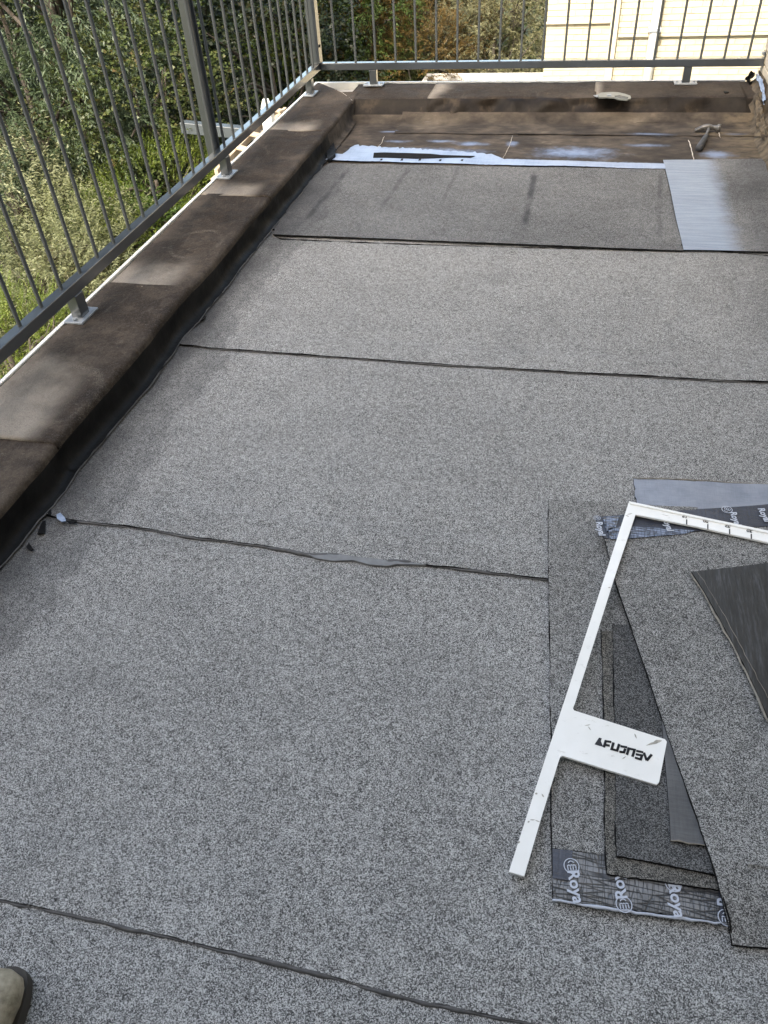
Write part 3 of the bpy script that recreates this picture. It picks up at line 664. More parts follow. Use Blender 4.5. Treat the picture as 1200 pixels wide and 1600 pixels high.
# ================================================================== HOUSE (own), closes the terrace on the right and behind
house = thing('terrace_house', 'cream brick house whose wall rises at the right end of the far kerb', 'house', (XW, YO, -3))
boxr('wall', XW+.03, 6.0, -1.3, YO-.003, -3, 5.8, M['wallbrick'], house)
boxr('rear_wall', -3.75, 6.0, -7.5, -1.3, -3, 8.6, M['wallbrick'], house)
boxr('flat_roof', -3.8, 6.05, -7.55, -1.25, 8.6, 8.75, M['roofdark'], house)
dr = boxr('patio_door', -.9, .6, -1.3, -1.26, .03, 2.2, M['glass'], house)
boxr('door_frame', -.98, -.9, -1.31, -1.24, 0, 2.28, M['whitecoat'], house); boxr('door_frame', .6, .68, -1.31, -1.24, 0, 2.28, M['whitecoat'], house)
boxr('door_frame', -.9, .6, -1.31, -1.24, 2.2, 2.28, M['whitecoat'], house)
# brick skin, one object per brick near the corner that shows; the rest joined
bme = {}
def brickmesh(L, W, H):
    k = (round(L, 4), W, H)
    if k not in bme:
        bm = bmesh.new(); add_box(bm, (0, 0, 0), (L, W, H), None, .0025); me = bpy.data.meshes.new('brick'); bm.to_mesh(me); bm.free(); bme[k] = me
    return bme[k]
RHB = .0625
for r in range(0, 15):
    z = .02 + r*RHB; off = .11 if r % 2 else 0
    ycur = YO - (.105 if r % 2 else .21)
    first = True; yy = YO
    for c in range(5):
        L = .10 if (r % 2 and c == 0) else .21
        ya = yy - L
        if ya < 4.2: break
        me = brickmesh(.026, L-.009, RHB-.009)
        o = link('brick', me, M['housebrick']); o.location = (XW+.015+.0015*rng.random(), ya+L/2, z+RHB/2); fromworld(o, house)
        yy = ya
boxr('mortar_bed', XW+.008, XW+.0295, 4.2, YO-.004, -.02, .02+15*RHB, M['mortar'], house)
boxr('wall_face', XW, XW+.0292, -1.3, 4.199, -.02, 5.8, M['wallbrick'], house); boxr('wall_face', XW, XW+.0292, 4.2, YO-.003, .021+15*RHB, 5.8, M['wallbrick'], house)
# ================================================================== NEIGHBOUR house across the gap, cream brick
NY = 10.8; nx0 = -.50
nb = thing('neighbour_house', 'sunlit cream brick house wall with white downpipe behind the far railing', 'house', (nx0, NY, -3))
boxr('wall', nx0+.01, 8.0, NY+.0085, 18, -3, 3.2, M['mortar'], nb)
x_a = 0.2788; x_b = 0.7366
cnt = 0; restbm = bmesh.new()
zlo, zhi = -1.45, .75
r = 0; z = -3.0
while z < 3.15:
    L = .215; x = nx0 + (0 if r % 2 else -.105)
    while x < 4.6:
        xa = max(x, nx0); xe = x + L
        if xe - xa > .04:
            vis = zlo < z < zhi and xe < 2.35
            ln = xe-xa-.004; dz = .0015*rng.normal(); dp = .0015*rng.random()
            if vis and cnt < 298:
                o = link('brick', brickmesh(round(ln, 3), .04, .0625-.0055), M['cream'] if rng.random() < .8 else M['cream2'])
                if True:
                    o.location = ((xa+xe)/2, NY+.02-dp, z+.03); o.rotation_euler = (0, dz*2, 0); fromworld(o, nb); cnt += 1
            else:
                add_box(restbm, ((xa+xe)/2, NY+.02-dp, z+.03), (ln, .04, .057))
        x += L
    z += .0625; r += 1
ro = bmo('brick_coursing', restbm, M['cream'], nb); ro['kind'] = 'stuff'
boxr('ledge', nx0-.01, x_a-.05, NY-.03, NY-.0005, -0.5628-.012, -0.5628+.012, M['cream2'], nb, .004)
boxr('ledge', x_a+.06, 4.6, NY-.03, NY-.0005, -0.707-.012, -0.707+.012, M['cream2'], nb, .004)
box('corner_trim', (x_a, NY-.03, .1), (.09, .05, 6.1), M['cream'], nb, .006)
bm = bmesh.new(); add_tube(bm, [(x_b, NY-.07, -2.9), (x_b, NY-.07, 3.1)], .055, 14); dp = bmo('downpipe', bm, M['whitecoat'], nb, True)
for zz in (-1.5, -0.6356, 1.6): boxr('pipe_clip', x_b-.07, x_b+.07, NY-.13, NY-.001, zz-.02, zz+.02, M['zinc'], nb, .004)
boxr('roof', nx0-.3, 8.3, NY-.35, 18.3, 3.2, 3.35, M['roofdark'], nb)
boxr('gutter', nx0-.32, 8.3, NY-.5, NY-.351, 3.08, 3.2, M['whitecoat'], nb, .02)
# gravel-topped flat roof of the extension left of it
ext = thing('flat_roof_extension', 'low outbuilding with pale parapet and gravel on its flat roof, left of the cream house', 'outbuilding', (-1.3, 9, -3))
ex0, ex1, ey0, ey1 = -2.02, nx0-.01, 7.6, 11.25
boxr('wall', ex0, ex1, ey0, ey1, -3, -1.30, M['cream2'], ext)
boxr('gravel_roof', ex0+.06, ex1, ey0+.06, ey1-.06, -1.3, -1.262, M['gravelbed'], ext)
for a in ((ex0-.02, ex0+.06, ey0-.02, ey1+.02), (ex0+.061, ex1, ey1-.06, ey1+.02), (ex0+.061, ex1, ey0-.02, ey0+.06)): boxr('parapet', *a, -1.3, -1.19, M['concrete'], ext, .008)
bm = bmesh.new()
for i in range(2600):
    x = rng.uniform(ex0+.08, ex1-.02); y = rng.uniform(10.2, ey1-.09); s = rng.uniform(.008, .024)
    bmesh.ops.create_icosphere(bm, subdivisions=1, radius=s, matrix=Matrix.Translation((x, y, -1.258)) @ Matrix.Diagonal((1, rng.uniform(.6, 1), .6, 1)))
g = bmo('gravel', bm, M['pebble'], ext); g['kind'] = 'stuff'
# timber lattice and grey beam below the left kerb
pg = thing('garden_pergola', 'pale timber pergola frame with grey beam below the left railing', 'pergola', (-3.3, 7.6, -3))
def beam(name, a, b, wd, h, mat, parent):
    a = Vector(a); b = Vector(b); d = b-a; rot = d.to_track_quat('X', 'Z').to_matrix().to_4x4()
    return box(name, (a+b)/2, (d.length, wd, h), mat, parent, .004, rot)
pz = -.55
p = {k: v for k, v in zip('abcdefgh', [*[(-2.5909, 7.163, -0.55), (-2.5001, 5.4344, -0.55), (-2.6903, 7.2431, -0.55), (-2.6118, 5.5373, -0.55), (-2.7151, 6.6868, -0.55), (-3.0535, 6.7543, -0.55), (-2.9063, 7.6249, -0.55), (-2.8256, 5.9655, -0.55)]])}
beam('beam', p['a'], p['b'], .03, .05, M['timber'], pg); beam('beam', p['c'], p['d'], .03, .05, M['timber'], pg)
va, vb, vc, vd = map(Vector, (p['a'], p['b'], p['c'], p['d']))
for i in range(5):
    t = (i+.5)/5; beam('slat', va.lerp(vb, t)+Vector((.02, 0, .037)), vc.lerp(vd, t)+Vector((-.04, 0, .037)), .06, .02, M['timber'], pg)
e_ = Vector(p['e']); f_ = Vector(p['f']); beam('grey_beam', e_+Vector((.3, .05, -.1)), f_+(f_-e_)*1.2+Vector((0, 0, -.05)), .09, .09, M['rail'], pg)
for q in (va, vb, vc, vd): boxr('post', q.x-.04, q.x+.04, q.y-.04, q.y+.04, -3, q.z-.03, M['timber'], pg, .004)
bp_ = thing('timber_post', 'pale pointed timber post just outside the left railing near the far corner', 'post', (*(-2.1224, 5.4965, -0.1)[:2], -3))
q = (-2.1224, 5.4965, -0.1)
bm = bmesh.new(); add_box(bm, (q[0], q[1], -1.6), (.07, .07, 3.0)); bmesh.ops.create_cone(bm, cap_ends=True, segments=8, radius1=.045, radius2=.022, depth=.06, matrix=Matrix.Translation((q[0], q[1], -.07))); bmo('shaft', bm, M['whitecoat'], bp_)
# ================================================================== LOOSE SHEETS
def lsheet(name, label, parts_fn, cat='roofing sheet', group='loose roofing sheets stacked at the right'):
    t = thing(name, label, cat, (0, 0, 0), None); t['group'] = group; parts_fn(t); return t
def text(name, s, size, loc, ang, mat, parent, mirror=False, bold=.012, italic=0, z=None):
    cu = bpy.data.curves.new('t', 'FONT'); cu.body = s; cu.size = size; cu.offset = bold*size; cu.align_x = 'CENTER'; cu.align_y = 'CENTER'; cu.extrude = 0.0001; cu.resolution_u = 3
    ob = bpy.data.objects.new('t', cu); C.objects.link(ob)
    dg = bpy.context.evaluated_depsgraph_get(); me = bpy.data.meshes.new_from_object(ob.evaluated_get(dg)); bpy.data.objects.remove(ob)
    me.materials.clear()
    o = link(name, me, mat); o.matrix_world = Matrix.Translation(loc) @ Matrix.Rotation(ang, 4, 'Z') @ Matrix.Diagonal((-1 if mirror else 1, 1, 1, 1))
    mw = o.matrix_world.copy(); me.transform(mw); o.matrix_world = Matrix.Identity(4); fromworld(o, parent); return o
def logo(loc, r, ang, parent):
    bm = bmesh.new(); Rm = Matrix.Translation(loc) @ Matrix.Rotation(ang, 4, 'Z')
    def ringarc(cx, cy, rad, a0, a1, wd, n=24):
        prev = None
        for i in range(n+1):
            a = a0+(a1-a0)*i/n; c, s = math.cos(a), math.sin(a)
            q = [bm.verts.new(Rm @ Vector((cx+(rad-wd/2)*c, cy+(rad-wd/2)*s, 0))), bm.verts.new(Rm @ Vector((cx+(rad+wd/2)*c, cy+(rad+wd/2)*s, 0)))]
            if prev: bm.faces.new((prev[0], prev[1], q[1], q[0]))
            prev = q
    ringarc(0, 0, r, 0, 2*math.pi, r*.12, 32)
    for k in (-1, 0, 1): ringarc(k*r*.36, -.05*r, r*.18, 0, math.pi, r*.13, 10)
    for k in (-1.5, -.5, .5, 1.5):
        x = k*r*.36
        for (a, b) in (((x-r*.065, -.55*r), (x+r*.065, 0)),):
            vs = [bm.verts.new(Rm @ Vector(c_)) for c_ in ((a[0], a[1], 0), (b[0], a[1], 0), (b[0], b[1], 0), (a[0], b[1], 0))]; bm.faces.new(vs)
    ringarc(0, .28*r, r*.38, math.pi*.1, math.pi*.9, r*.12, 10)
    o = bmo('emblem', bm, M['print'], parent); return o
def dirang(a, b): return math.atan2(b[1]-a[1], b[0]-a[0])
# S0: sheet lying face down at the top, blue-grey back
def s0(t):
    loft('sheet_back', [*[(0.2391, 1.6657, 0.01), (0.2402, 1.6339, 0.01), (0.2427, 1.5954, 0.01), (0.2524, 1.5344, 0.01)]], [*[(0.7288, 1.6982, 0.014), (0.7224, 1.6644, 0.014), (0.7153, 1.6263, 0.014), (0.6972, 1.5296, 0.014)]], 14, 40, .005, M['backfilm'], t, wob=.006, rag=.004)
    smear([*[(0.2387, 1.6653, 0.0125), (0.3367, 1.6774, 0.0125), (0.4172, 1.6815, 0.0125), (0.4963, 1.6829, 0.0125), (0.5751, 1.6896, 0.0125), (0.7145, 1.7004, 0.0125)]], .0022, t, 'edgecut', name='cut_edge')
lsheet('roofing_sheet', 'sheet turned blue-grey back up, farthest of the stack, behind the set square', s0)
# S1: bottom sheet with branded foil band at its near end
def s1(t):
    loft('sheet', [*[(0.0234, 1.5417, 0.014), (0.0345, 1.3558, 0.014), (0.0446, 1.2112, 0.014), (0.055, 1.0824, 0.014), (0.0613, 0.9505, 0.014), (0.0706, 0.8336, 0.014), (0.0755, 0.7281, 0.014), (0.0835, 0.6281, 0.014)]],
         [*[(0.3926, 1.5689, 0.014), (0.3887, 1.3289, 0.014), (0.3866, 1.1401, 0.014), (0.3875, 1.0091, 0.014), (0.3884, 0.8923, 0.014), (0.3847, 0.7867, 0.014), (0.3838, 0.7146, 0.014), (0.3855, 0.6526, 0.014)]], 90, 40, .0055, M['sheetA'], t, wob=.004, rag=.003)
    smear([*[(0.0235, 1.5434, 0.0125), (0.0346, 1.3573, 0.0125), (0.0447, 1.2126, 0.0125), (0.055, 1.0836, 0.0125), (0.0614, 0.9515, 0.0125), (0.0707, 0.8345, 0.0125), (0.0756, 0.729, 0.0125), (0.0836, 0.6288, 0.0125), (0.0914, 0.5449, 0.0125)]], .0019, t, 'core', name='edge_shade_strip')  # thin dark strip drawn in as the shadow line under the sheet edge
    smear([*[(0.0235, 1.5434, 0.0125), (0.0933, 1.5441, 0.0125), (0.1575, 1.5465, 0.0125), (0.2288, 1.5525, 0.0125)]], .0014, t, 'core', name='edge_shade_strip')
    loft('foil_band', [*[(0.0835, 0.6271, 0.0138), (0.085, 0.6006, 0.0138), (0.0879, 0.5688, 0.0138), (0.0914, 0.5434, 0.0138)]], [*[(0.3854, 0.6516, 0.0138), (0.3802, 0.6209, 0.0138), (0.3742, 0.5921, 0.0138), (0.367, 0.5599, 0.0138)]], 16, 50, .004, M['foil'], t, wob=.003, rag=.002)
    prism('dark_patch', [*[(0.0845, 0.6262, 0.0162), (0.1189, 0.6294, 0.0162), (0.1177, 0.6037, 0.0162), (0.1156, 0.5775, 0.0162), (0.0883, 0.5764, 0.0162)]], .0006, M['foildark'], t)
    prism('dark_patch', [*[(0.3539, 0.6221, 0.0162), (0.374, 0.6239, 0.0162), (0.3654, 0.5597, 0.0162), (0.3519, 0.559, 0.0162)]], .0006, M['foildark'], t)
    e = smear([*[(0.0905, 0.5437, 0.0125), (0.1276, 0.5438, 0.0125), (0.1885, 0.5468, 0.0125), (0.2684, 0.5516, 0.0125), (0.3274, 0.5564, 0.0125), (0.3664, 0.5603, 0.0125)]], .0030, t, 'print', name='cut_edge')
    zt_ = .0172
    for a, b, s, up in [((0.1177, 0.6022, 0.0172), (0.1252, 0.5694, 0.0172), 'Roya', 0.0), ((0.203, 0.5559, 0.0172), (0.1961, 0.5844, 0.0172), 'Roy', 1.0), ((0.2821, 0.6044, 0.0172), (0.2857, 0.5783, 0.0172), 'Roya', 0.0), ((0.3611, 0.5663, 0.0172), (0.3596, 0.5909, 0.0172), 'R', 1.0)]:
        an = dirang(a, b)
        logo(a, .0125, an - math.pi/2 + (math.pi if up == 0 else 0), t)
        text('lettering', s, .027, b, an, M['print'], t, bold=.025)
lsheet('roofing_sheet', 'bottom roofing sheet with grey granules and a lettered foil band at its near end', s1)
def s2(t):
    loft('sheet', [*[(0.161, 1.1218, 0.021), (0.1664, 0.9644, 0.021), (0.1699, 0.8476, 0.021), (0.1718, 0.7426, 0.021), (0.1713, 0.6704, 0.021), (0.175, 0.5977, 0.021)]], [*[(0.3208, 1.1494, 0.021), (0.3363, 0.9949, 0.021), (0.3457, 0.8801, 0.021), (0.3486, 0.7761, 0.021), (0.3542, 0.7056, 0.021), (0.3564, 0.6071, 0.021)]], 60, 24, .006, M['sheetC'], t, wob=.003, rag=.003)
    smear([*[(0.1613, 1.1243, 0.018), (0.1668, 0.9666, 0.018), (0.1702, 0.8495, 0.018), (0.1722, 0.7443, 0.018), (0.1717, 0.6719, 0.018), (0.1754, 0.5991, 0.018), (0.229, 0.6021, 0.018), (0.2901, 0.6046, 0.018), (0.3572, 0.6085, 0.018)]], .0020, t, 'core', name='edge_shade_strip')  # edge shadow laid down as a dark strip
lsheet('roofing_sheet', 'brownish grey sheet under the darkest sheet, its near edge over the foil band', s2)
def s3(t):
    loft('sheet', [*[(0.1841, 1.1379, 0.028), (0.1867, 0.9631, 0.028), (0.1889, 0.8468, 0.028), (0.1898, 0.7423, 0.028), (0.1886, 0.6704, 0.028), (0.1906, 0.6302, 0.028)]], [*[(0.3202, 1.1614, 0.028), (0.3346, 0.9897, 0.028), (0.3439, 0.8754, 0.028), (0.3467, 0.772, 0.028), (0.3481, 0.7011, 0.028), (0.3488, 0.6277, 0.028)]], 60, 24, .006, M['sheetB'], t, wob=.003, rag=.003,
         lift=lambda i, j: .0)
    smear([*[(0.1846, 1.1409, 0.0245), (0.1872, 0.9657, 0.0245), (0.1894, 0.8491, 0.0245), (0.1903, 0.7443, 0.0245), (0.1891, 0.6721, 0.0245), (0.1911, 0.6319, 0.0245), (0.239, 0.6303, 0.0245), (0.2902, 0.6294, 0.0245), (0.3497, 0.6293, 0.0245)]], .0020, t, 'core', name='edge_shade_strip')  # dark strip in place of shade along this edge
lsheet('roofing_sheet', 'darkest charcoal granule sheet below the lettered plate of the set square', s3)
def s4(t):
    loft('strip', [*[(0.2731, 0.9443, 0.034), (0.2748, 0.8728, 0.034), (0.2773, 0.7806, 0.034), (0.2787, 0.7197, 0.034), (0.2783, 0.67, 0.034)]], [*[(0.29, 0.9473, 0.034), (0.3027, 0.8779, 0.034), (0.3195, 0.7885, 0.034), (0.3282, 0.7291, 0.034), (0.3341, 0.6719, 0.034)]], 20, 8, .004, M['backfilm2'], t, wob=.002)
    smear([*[(0.2783, 0.67, 0.034), (0.3063, 0.671, 0.034), (0.332, 0.6715, 0.034)]], .002, t, 'edgecut', name='cut_edge')
lsheet('roofing_offcut', 'narrow shiny dark offcut peeping out beneath the big top sheet', s4, 'roofing offcut')
def s5(t):
    Lp = [*[(0.163, 1.3876, 0.04), (0.1852, 1.2605, 0.04), (0.2183, 1.1338, 0.04), (0.2479, 1.0204, 0.04), (0.2701, 0.9249, 0.04), (0.2933, 0.8319, 0.04), (0.3155, 0.7475, 0.04), (0.3315, 0.6808, 0.04), (0.3478, 0.6141, 0.04), (0.3601, 0.5615, 0.04), (0.3679, 0.5289, 0.04)]]
    Rp = [*[(0.688, 1.5299, 0.044), (0.6533, 1.3444, 0.044), (0.6265, 1.2007, 0.044), (0.604, 1.0806, 0.044), (0.5851, 0.9795, 0.044), (0.5665, 0.8803, 0.044), (0.5496, 0.7899, 0.044), (0.5363, 0.7185, 0.044), (0.5228, 0.6467, 0.044), (0.5123, 0.5902, 0.044), (0.5036, 0.5436, 0.044)]]
    def lift(i, j):
        return -.028*max(0, (i-.86)/.14)**1.5 + .006*math.sin(i*9)*.4
    loft('sheet', Lp, Rp, 90, 50, .0065, M['sheetA'], t, wob=.004, rag=.0015, lift=lift)
    loft('foil_band', [*[(0.1393, 1.463, 0.041), (0.149, 1.4227, 0.041), (0.1614, 1.3886, 0.041)]], [*[(0.7033, 1.6133, 0.045), (0.6955, 1.5716, 0.045), (0.688, 1.5311, 0.045)]], 10, 60, .004, M['foildark'], t, wob=.004)
    # pale blue patches: sky sheen on part of the band painted as colour
    prism('film', [*[(0.1695, 1.4211, 0.0455), (0.2071, 1.4362, 0.0455), (0.2593, 1.44, 0.0455), (0.3185, 1.4448, 0.0455), (0.3697, 1.4462, 0.0455), (0.3469, 1.4314, 0.0455), (0.2731, 1.4106, 0.0455), (0.2214, 1.3957, 0.0455), (0.1742, 1.3859, 0.0455)]], .0008, M['foilsheen'], t)
    prism('film', [*[(0.1571, 1.4609, 0.0455), (0.1967, 1.4718, 0.0455), (0.1875, 1.4286, 0.0455), (0.1666, 1.4116, 0.0455)]], .0008, M['foilsheen'], t)
    zt_ = .0475
    for a, b, s in [((0.1481, 1.434, 0.0475), (0.1545, 1.3985, 0.0475), 'Royal'), ((0.3047, 1.4726, 0.0475), (0.3121, 1.4417, 0.0475), 'Royal'), ((0.4646, 1.5186, 0.0475), (0.4697, 1.4848, 0.0475), 'Royal'), ((0.5318, 1.5432, 0.0475), (0.5389, 1.5094, 0.0475), 'Royal')]:
        an = dirang(a, b)
        text('lettering', s, .022, ((a[0]+b[0])/2, (a[1]+b[1])/2, a[2]), an, M['print'], t, bold=.03)
    logo((0.4514, 1.5331, 0.0475), .012, 2.6, t); logo((0.1432, 1.4542, 0.0475), .008, 2.6, t)
    smear([(p[0]+.002, p[1], p[2]-.006-.028*max(0, (i/10-.86)/.14)**1.5) for i, p in enumerate(Lp)], .0026, t, 'core', name='edge_shade_strip')  # dark strip painting the shade below the left edge
    prism('end_seam', [*[(0.3964, 0.6492, 0.0415), (0.4284, 0.6533, 0.0415), (0.5269, 0.6641, 0.0415), (0.5256, 0.6576, 0.0415), (0.4275, 0.6468, 0.0415), (0.3957, 0.6427, 0.0415)]], .0005, M['sheetC'], t)
lsheet('roofing_sheet', 'large grey granule sheet on top, slanting from the set square to the bottom right', s5)
def s6(t):
    Lp = [*[(0.3499, 1.2946, 0.056), (0.3726, 1.2381, 0.056), (0.3935, 1.1771, 0.056), (0.4149, 1.1113, 0.056), (0.4329, 1.0524, 0.056), (0.4491, 0.9906, 0.056), (0.4638, 0.9282, 0.056), (0.4913, 0.8336, 0.056)]]
    Rp = [*[(0.5607, 1.3656, 0.056), (0.5591, 1.2694, 0.056), (0.5617, 1.2059, 0.056), (0.5628, 1.1371, 0.056), (0.5643, 1.0756, 0.056), (0.5647, 1.0114, 0.056), (0.5643, 0.9466, 0.056), (0.5672, 0.8478, 0.056)]]
    loft('sheet', Lp, Rp, 50, 20, .006, M['wavy'], t, wob=.004)
    smear([(p[0]-.001, p[1], p[2]-.003) for p in Lp], .0028, t, 'edgecut', name='cut_edge')
    smear([*[(0.3634, 1.2974, 0.0575), (0.3857, 1.2408, 0.0575), (0.4062, 1.1798, 0.0575), (0.4272, 1.1139, 0.0575), (0.4475, 1.0475, 0.0575), (0.4678, 0.9781, 0.0575)]], .0008, t, 'edgecut', name='crease')
lsheet('roofing_sheet', 'black ribbed sheet turned back up, on top of the big sheet at the right edge', s6)
# ================================================================== SET SQUARE
sq = thing('set_square', 'long white roofing set square with black mirrored lettering on its plate', 'set square', (0, 0, 0))
corner = [(0.2189, 1.5209, 0.054), (0.3785, 1.4909, 0.054), (0.5339, 1.4633, 0.054), (0.668, 1.4392, 0.054), (0.6599, 1.3961, 0.054), (0.5283, 1.422, 0.054), (0.3756, 1.4515, 0.054), (0.2333, 1.4729, 0.054), (0.1832, 1.2512, 0.0538), (0.145, 1.0751, 0.0469), (0.1096, 0.9109, 0.0395), (0.1063, 0.9017, 0.0391), (0.109, 0.8965, 0.0388),
          (0.1853, 0.8824, 0.0374), (0.2776, 0.8654, 0.0356), (0.2809, 0.8607, 0.0353), (0.2645, 0.7775, 0.0307), (0.2599, 0.7717, 0.0304), (0.1746, 0.7842, 0.0321), (0.0933, 0.7971, 0.0337), (0.0887, 0.7949, 0.0336), (0.0866, 0.7894, 0.0333), (0.062, 0.6736, 0.0267), (0.0409, 0.5687, 0.0201), (0.015, 0.5709, 0.0206), (0.0505, 0.7372, 0.0307), (0.0958, 0.9436, 0.0413), (0.1493, 1.193, 0.0518)]
prism('body', corner, .005, M['white'], sq)
def strip_px(name, pts, th, mat, parent): return prism(name, pts, th, mat, parent)
prism('lip', [(0.2182, 1.5162, 0.058), (0.3773, 1.4863, 0.058), (0.5322, 1.4588, 0.058), (0.6659, 1.4348, 0.058), (0.6643, 1.4261, 0.058), (0.5312, 1.4509, 0.058), (0.3768, 1.4793, 0.058), (0.2212, 1.5082, 0.058)], .004, M['white'], sq)
for a, b, c, s in [((0.3522, 1.4736, 0.0544), (0.351, 1.4552, 0.0544), (0.3483, 1.4823, 0.0546), '15'), ((0.3997, 1.464, 0.0544), (0.3981, 1.4457, 0.0544), (0.396, 1.4725, 0.0546), '20'), ((0.4477, 1.4547, 0.0544), (0.4459, 1.4367, 0.0544), (0.4442, 1.4631, 0.0546), '25'), ((0.4949, 1.4456, 0.0544), (0.4928, 1.4278, 0.0544), (0.4916, 1.4539, 0.0546), '30')]:
    w_ = .0014
    prism('tick', [(a[0]-w_, a[1], a[2]), (a[0]+w_, a[1], a[2]), (b[0]+w_, b[1], b[2]), (b[0]-w_, b[1], b[2])], .0003, M['ink'], sq)
    text('numeral', s, .013, c, -.22, M['ink'], sq, mirror=True, bold=.03)
M['scuff'] = plain('scuff_grey', (.36, .34, .29), .6, var=.4, scale=90)
for q, a_, l_, w_ in [((0.2241, 0.8621, 0.0362), -1.2, 0.012, 0.003), ((0.2576, 0.8536, 0.0354), 0.5, 0.034, 0.005), ((0.2646, 0.8589, 0.0356), 0.3, 0.016, 0.006), ((0.1353, 0.8689, 0.0374), 0.4, 0.012, 0.002), ((0.1391, 0.8627, 0.0371), -0.9, 0.01, 0.002), ((0.0614, 0.7135, 0.0295), -0.9, 0.008, 0.003), ((0.0499, 0.7149, 0.0297), 0.6, 0.005, 0.004), ((0.0469, 0.666, 0.0267), 0.2, 0.01, 0.002), ((0.0559, 0.6654, 0.0266), -0.2, 0.01, 0.002), ((0.0406, 0.6613, 0.0265), 0.9, 0.005, 0.003), ((0.2197, 1.4727, 0.0543), 0.5, 0.014, 0.003), ((0.2136, 1.4647, 0.0543), -0.4, 0.01, 0.003), ((0.1723, 1.2207, 0.053), 0.4, 0.006, 0.003), ((0.203, 0.8135, 0.0338), 0.8, 0.01, 0.002), ((0.0274, 0.6228, 0.0242), 1.2, 0.006, 0.003), ((0.3039, 1.4812, 0.0543), -0.2, 0.02, 0.001)]:
    ca, sa = math.cos(a_)*l_/2, math.sin(a_)*l_/2; na, nb_ = -math.sin(a_)*w_/2, math.cos(a_)*w_/2
    prism('scuff_mark', [(q[0]-ca, q[1]-sa, q[2]), (q[0]-ca*.3+na, q[1]-sa*.3+nb_, q[2]), (q[0]+ca*.5+na*.7, q[1]+sa*.5+nb_*.7, q[2]), (q[0]+ca, q[1]+sa, q[2]), (q[0]+ca*.2-na, q[1]+sa*.2-nb_, q[2])], .0002, M['scuff'], sq)
# plate lettering, seen mirrored: built from strokes
def stroke(pts, wd):
    bm = bmesh.new(); P = [Vector(p) for p in pts]; prev = None
    for i, p_ in enumerate(P):
        d0 = (P[i]-P[i-1]).normalized() if i else (P[1]-P[0]).normalized()
        d1 = (P[i+1]-P[i]).normalized() if i < len(P)-1 else d0
        t_ = (d0+d1).normalized(); n_ = Vector((-t_.y, t_.x, 0)) * wd/2 / max(.6, t_.dot(d0))
        q_ = (bm.verts.new(p_+n_), bm.verts.new(p_-n_))
        if prev: bm.faces.new((prev[0], q_[0], q_[1], prev[1]))
        prev = q_
    bmesh.ops.solidify(bm, geom=bm.faces[:], thickness=.0003)
    bmo('letter', bm, M['ink'], sq)
SW = .0047
prism('letter', [(0.1494, 0.8308, 0.0356), (0.1573, 0.8463, 0.0363), (0.1623, 0.8456, 0.0363), (0.1608, 0.8395, 0.0359), (0.1651, 0.8288, 0.0353), (0.1573, 0.8295, 0.0354)], .0003, M['ink'], sq)
for pts in [[(0.18, 0.8411, 0.0358), (0.1696, 0.8413, 0.0359), (0.1663, 0.8276, 0.0352)], [(0.1684, 0.8336, 0.0355), (0.1772, 0.8331, 0.0354)], [(0.1839, 0.8411, 0.0358), (0.1806, 0.8268, 0.035), (0.1905, 0.8255, 0.0349), (0.1942, 0.8398, 0.0356)], [(0.1964, 0.8357, 0.0354), (0.2087, 0.8355, 0.0352)], [(0.2053, 0.8324, 0.0351), (0.2029, 0.8243, 0.0347), (0.1945, 0.8241, 0.0347)], [(0.2081, 0.8201, 0.0344), (0.2115, 0.8339, 0.0351), (0.222, 0.833, 0.035), (0.2181, 0.8182, 0.0342)], [(0.225, 0.8315, 0.0348), (0.2376, 0.8307, 0.0347)], [(0.224, 0.8244, 0.0345), (0.2353, 0.8241, 0.0343), (0.2327, 0.8157, 0.0339), (0.2224, 0.8172, 0.0341)], [(0.2388, 0.8306, 0.0347), (0.2434, 0.8153, 0.0337)], [(0.2434, 0.8153, 0.0337), (0.2528, 0.8294, 0.0344)]]: stroke(pts, SW)

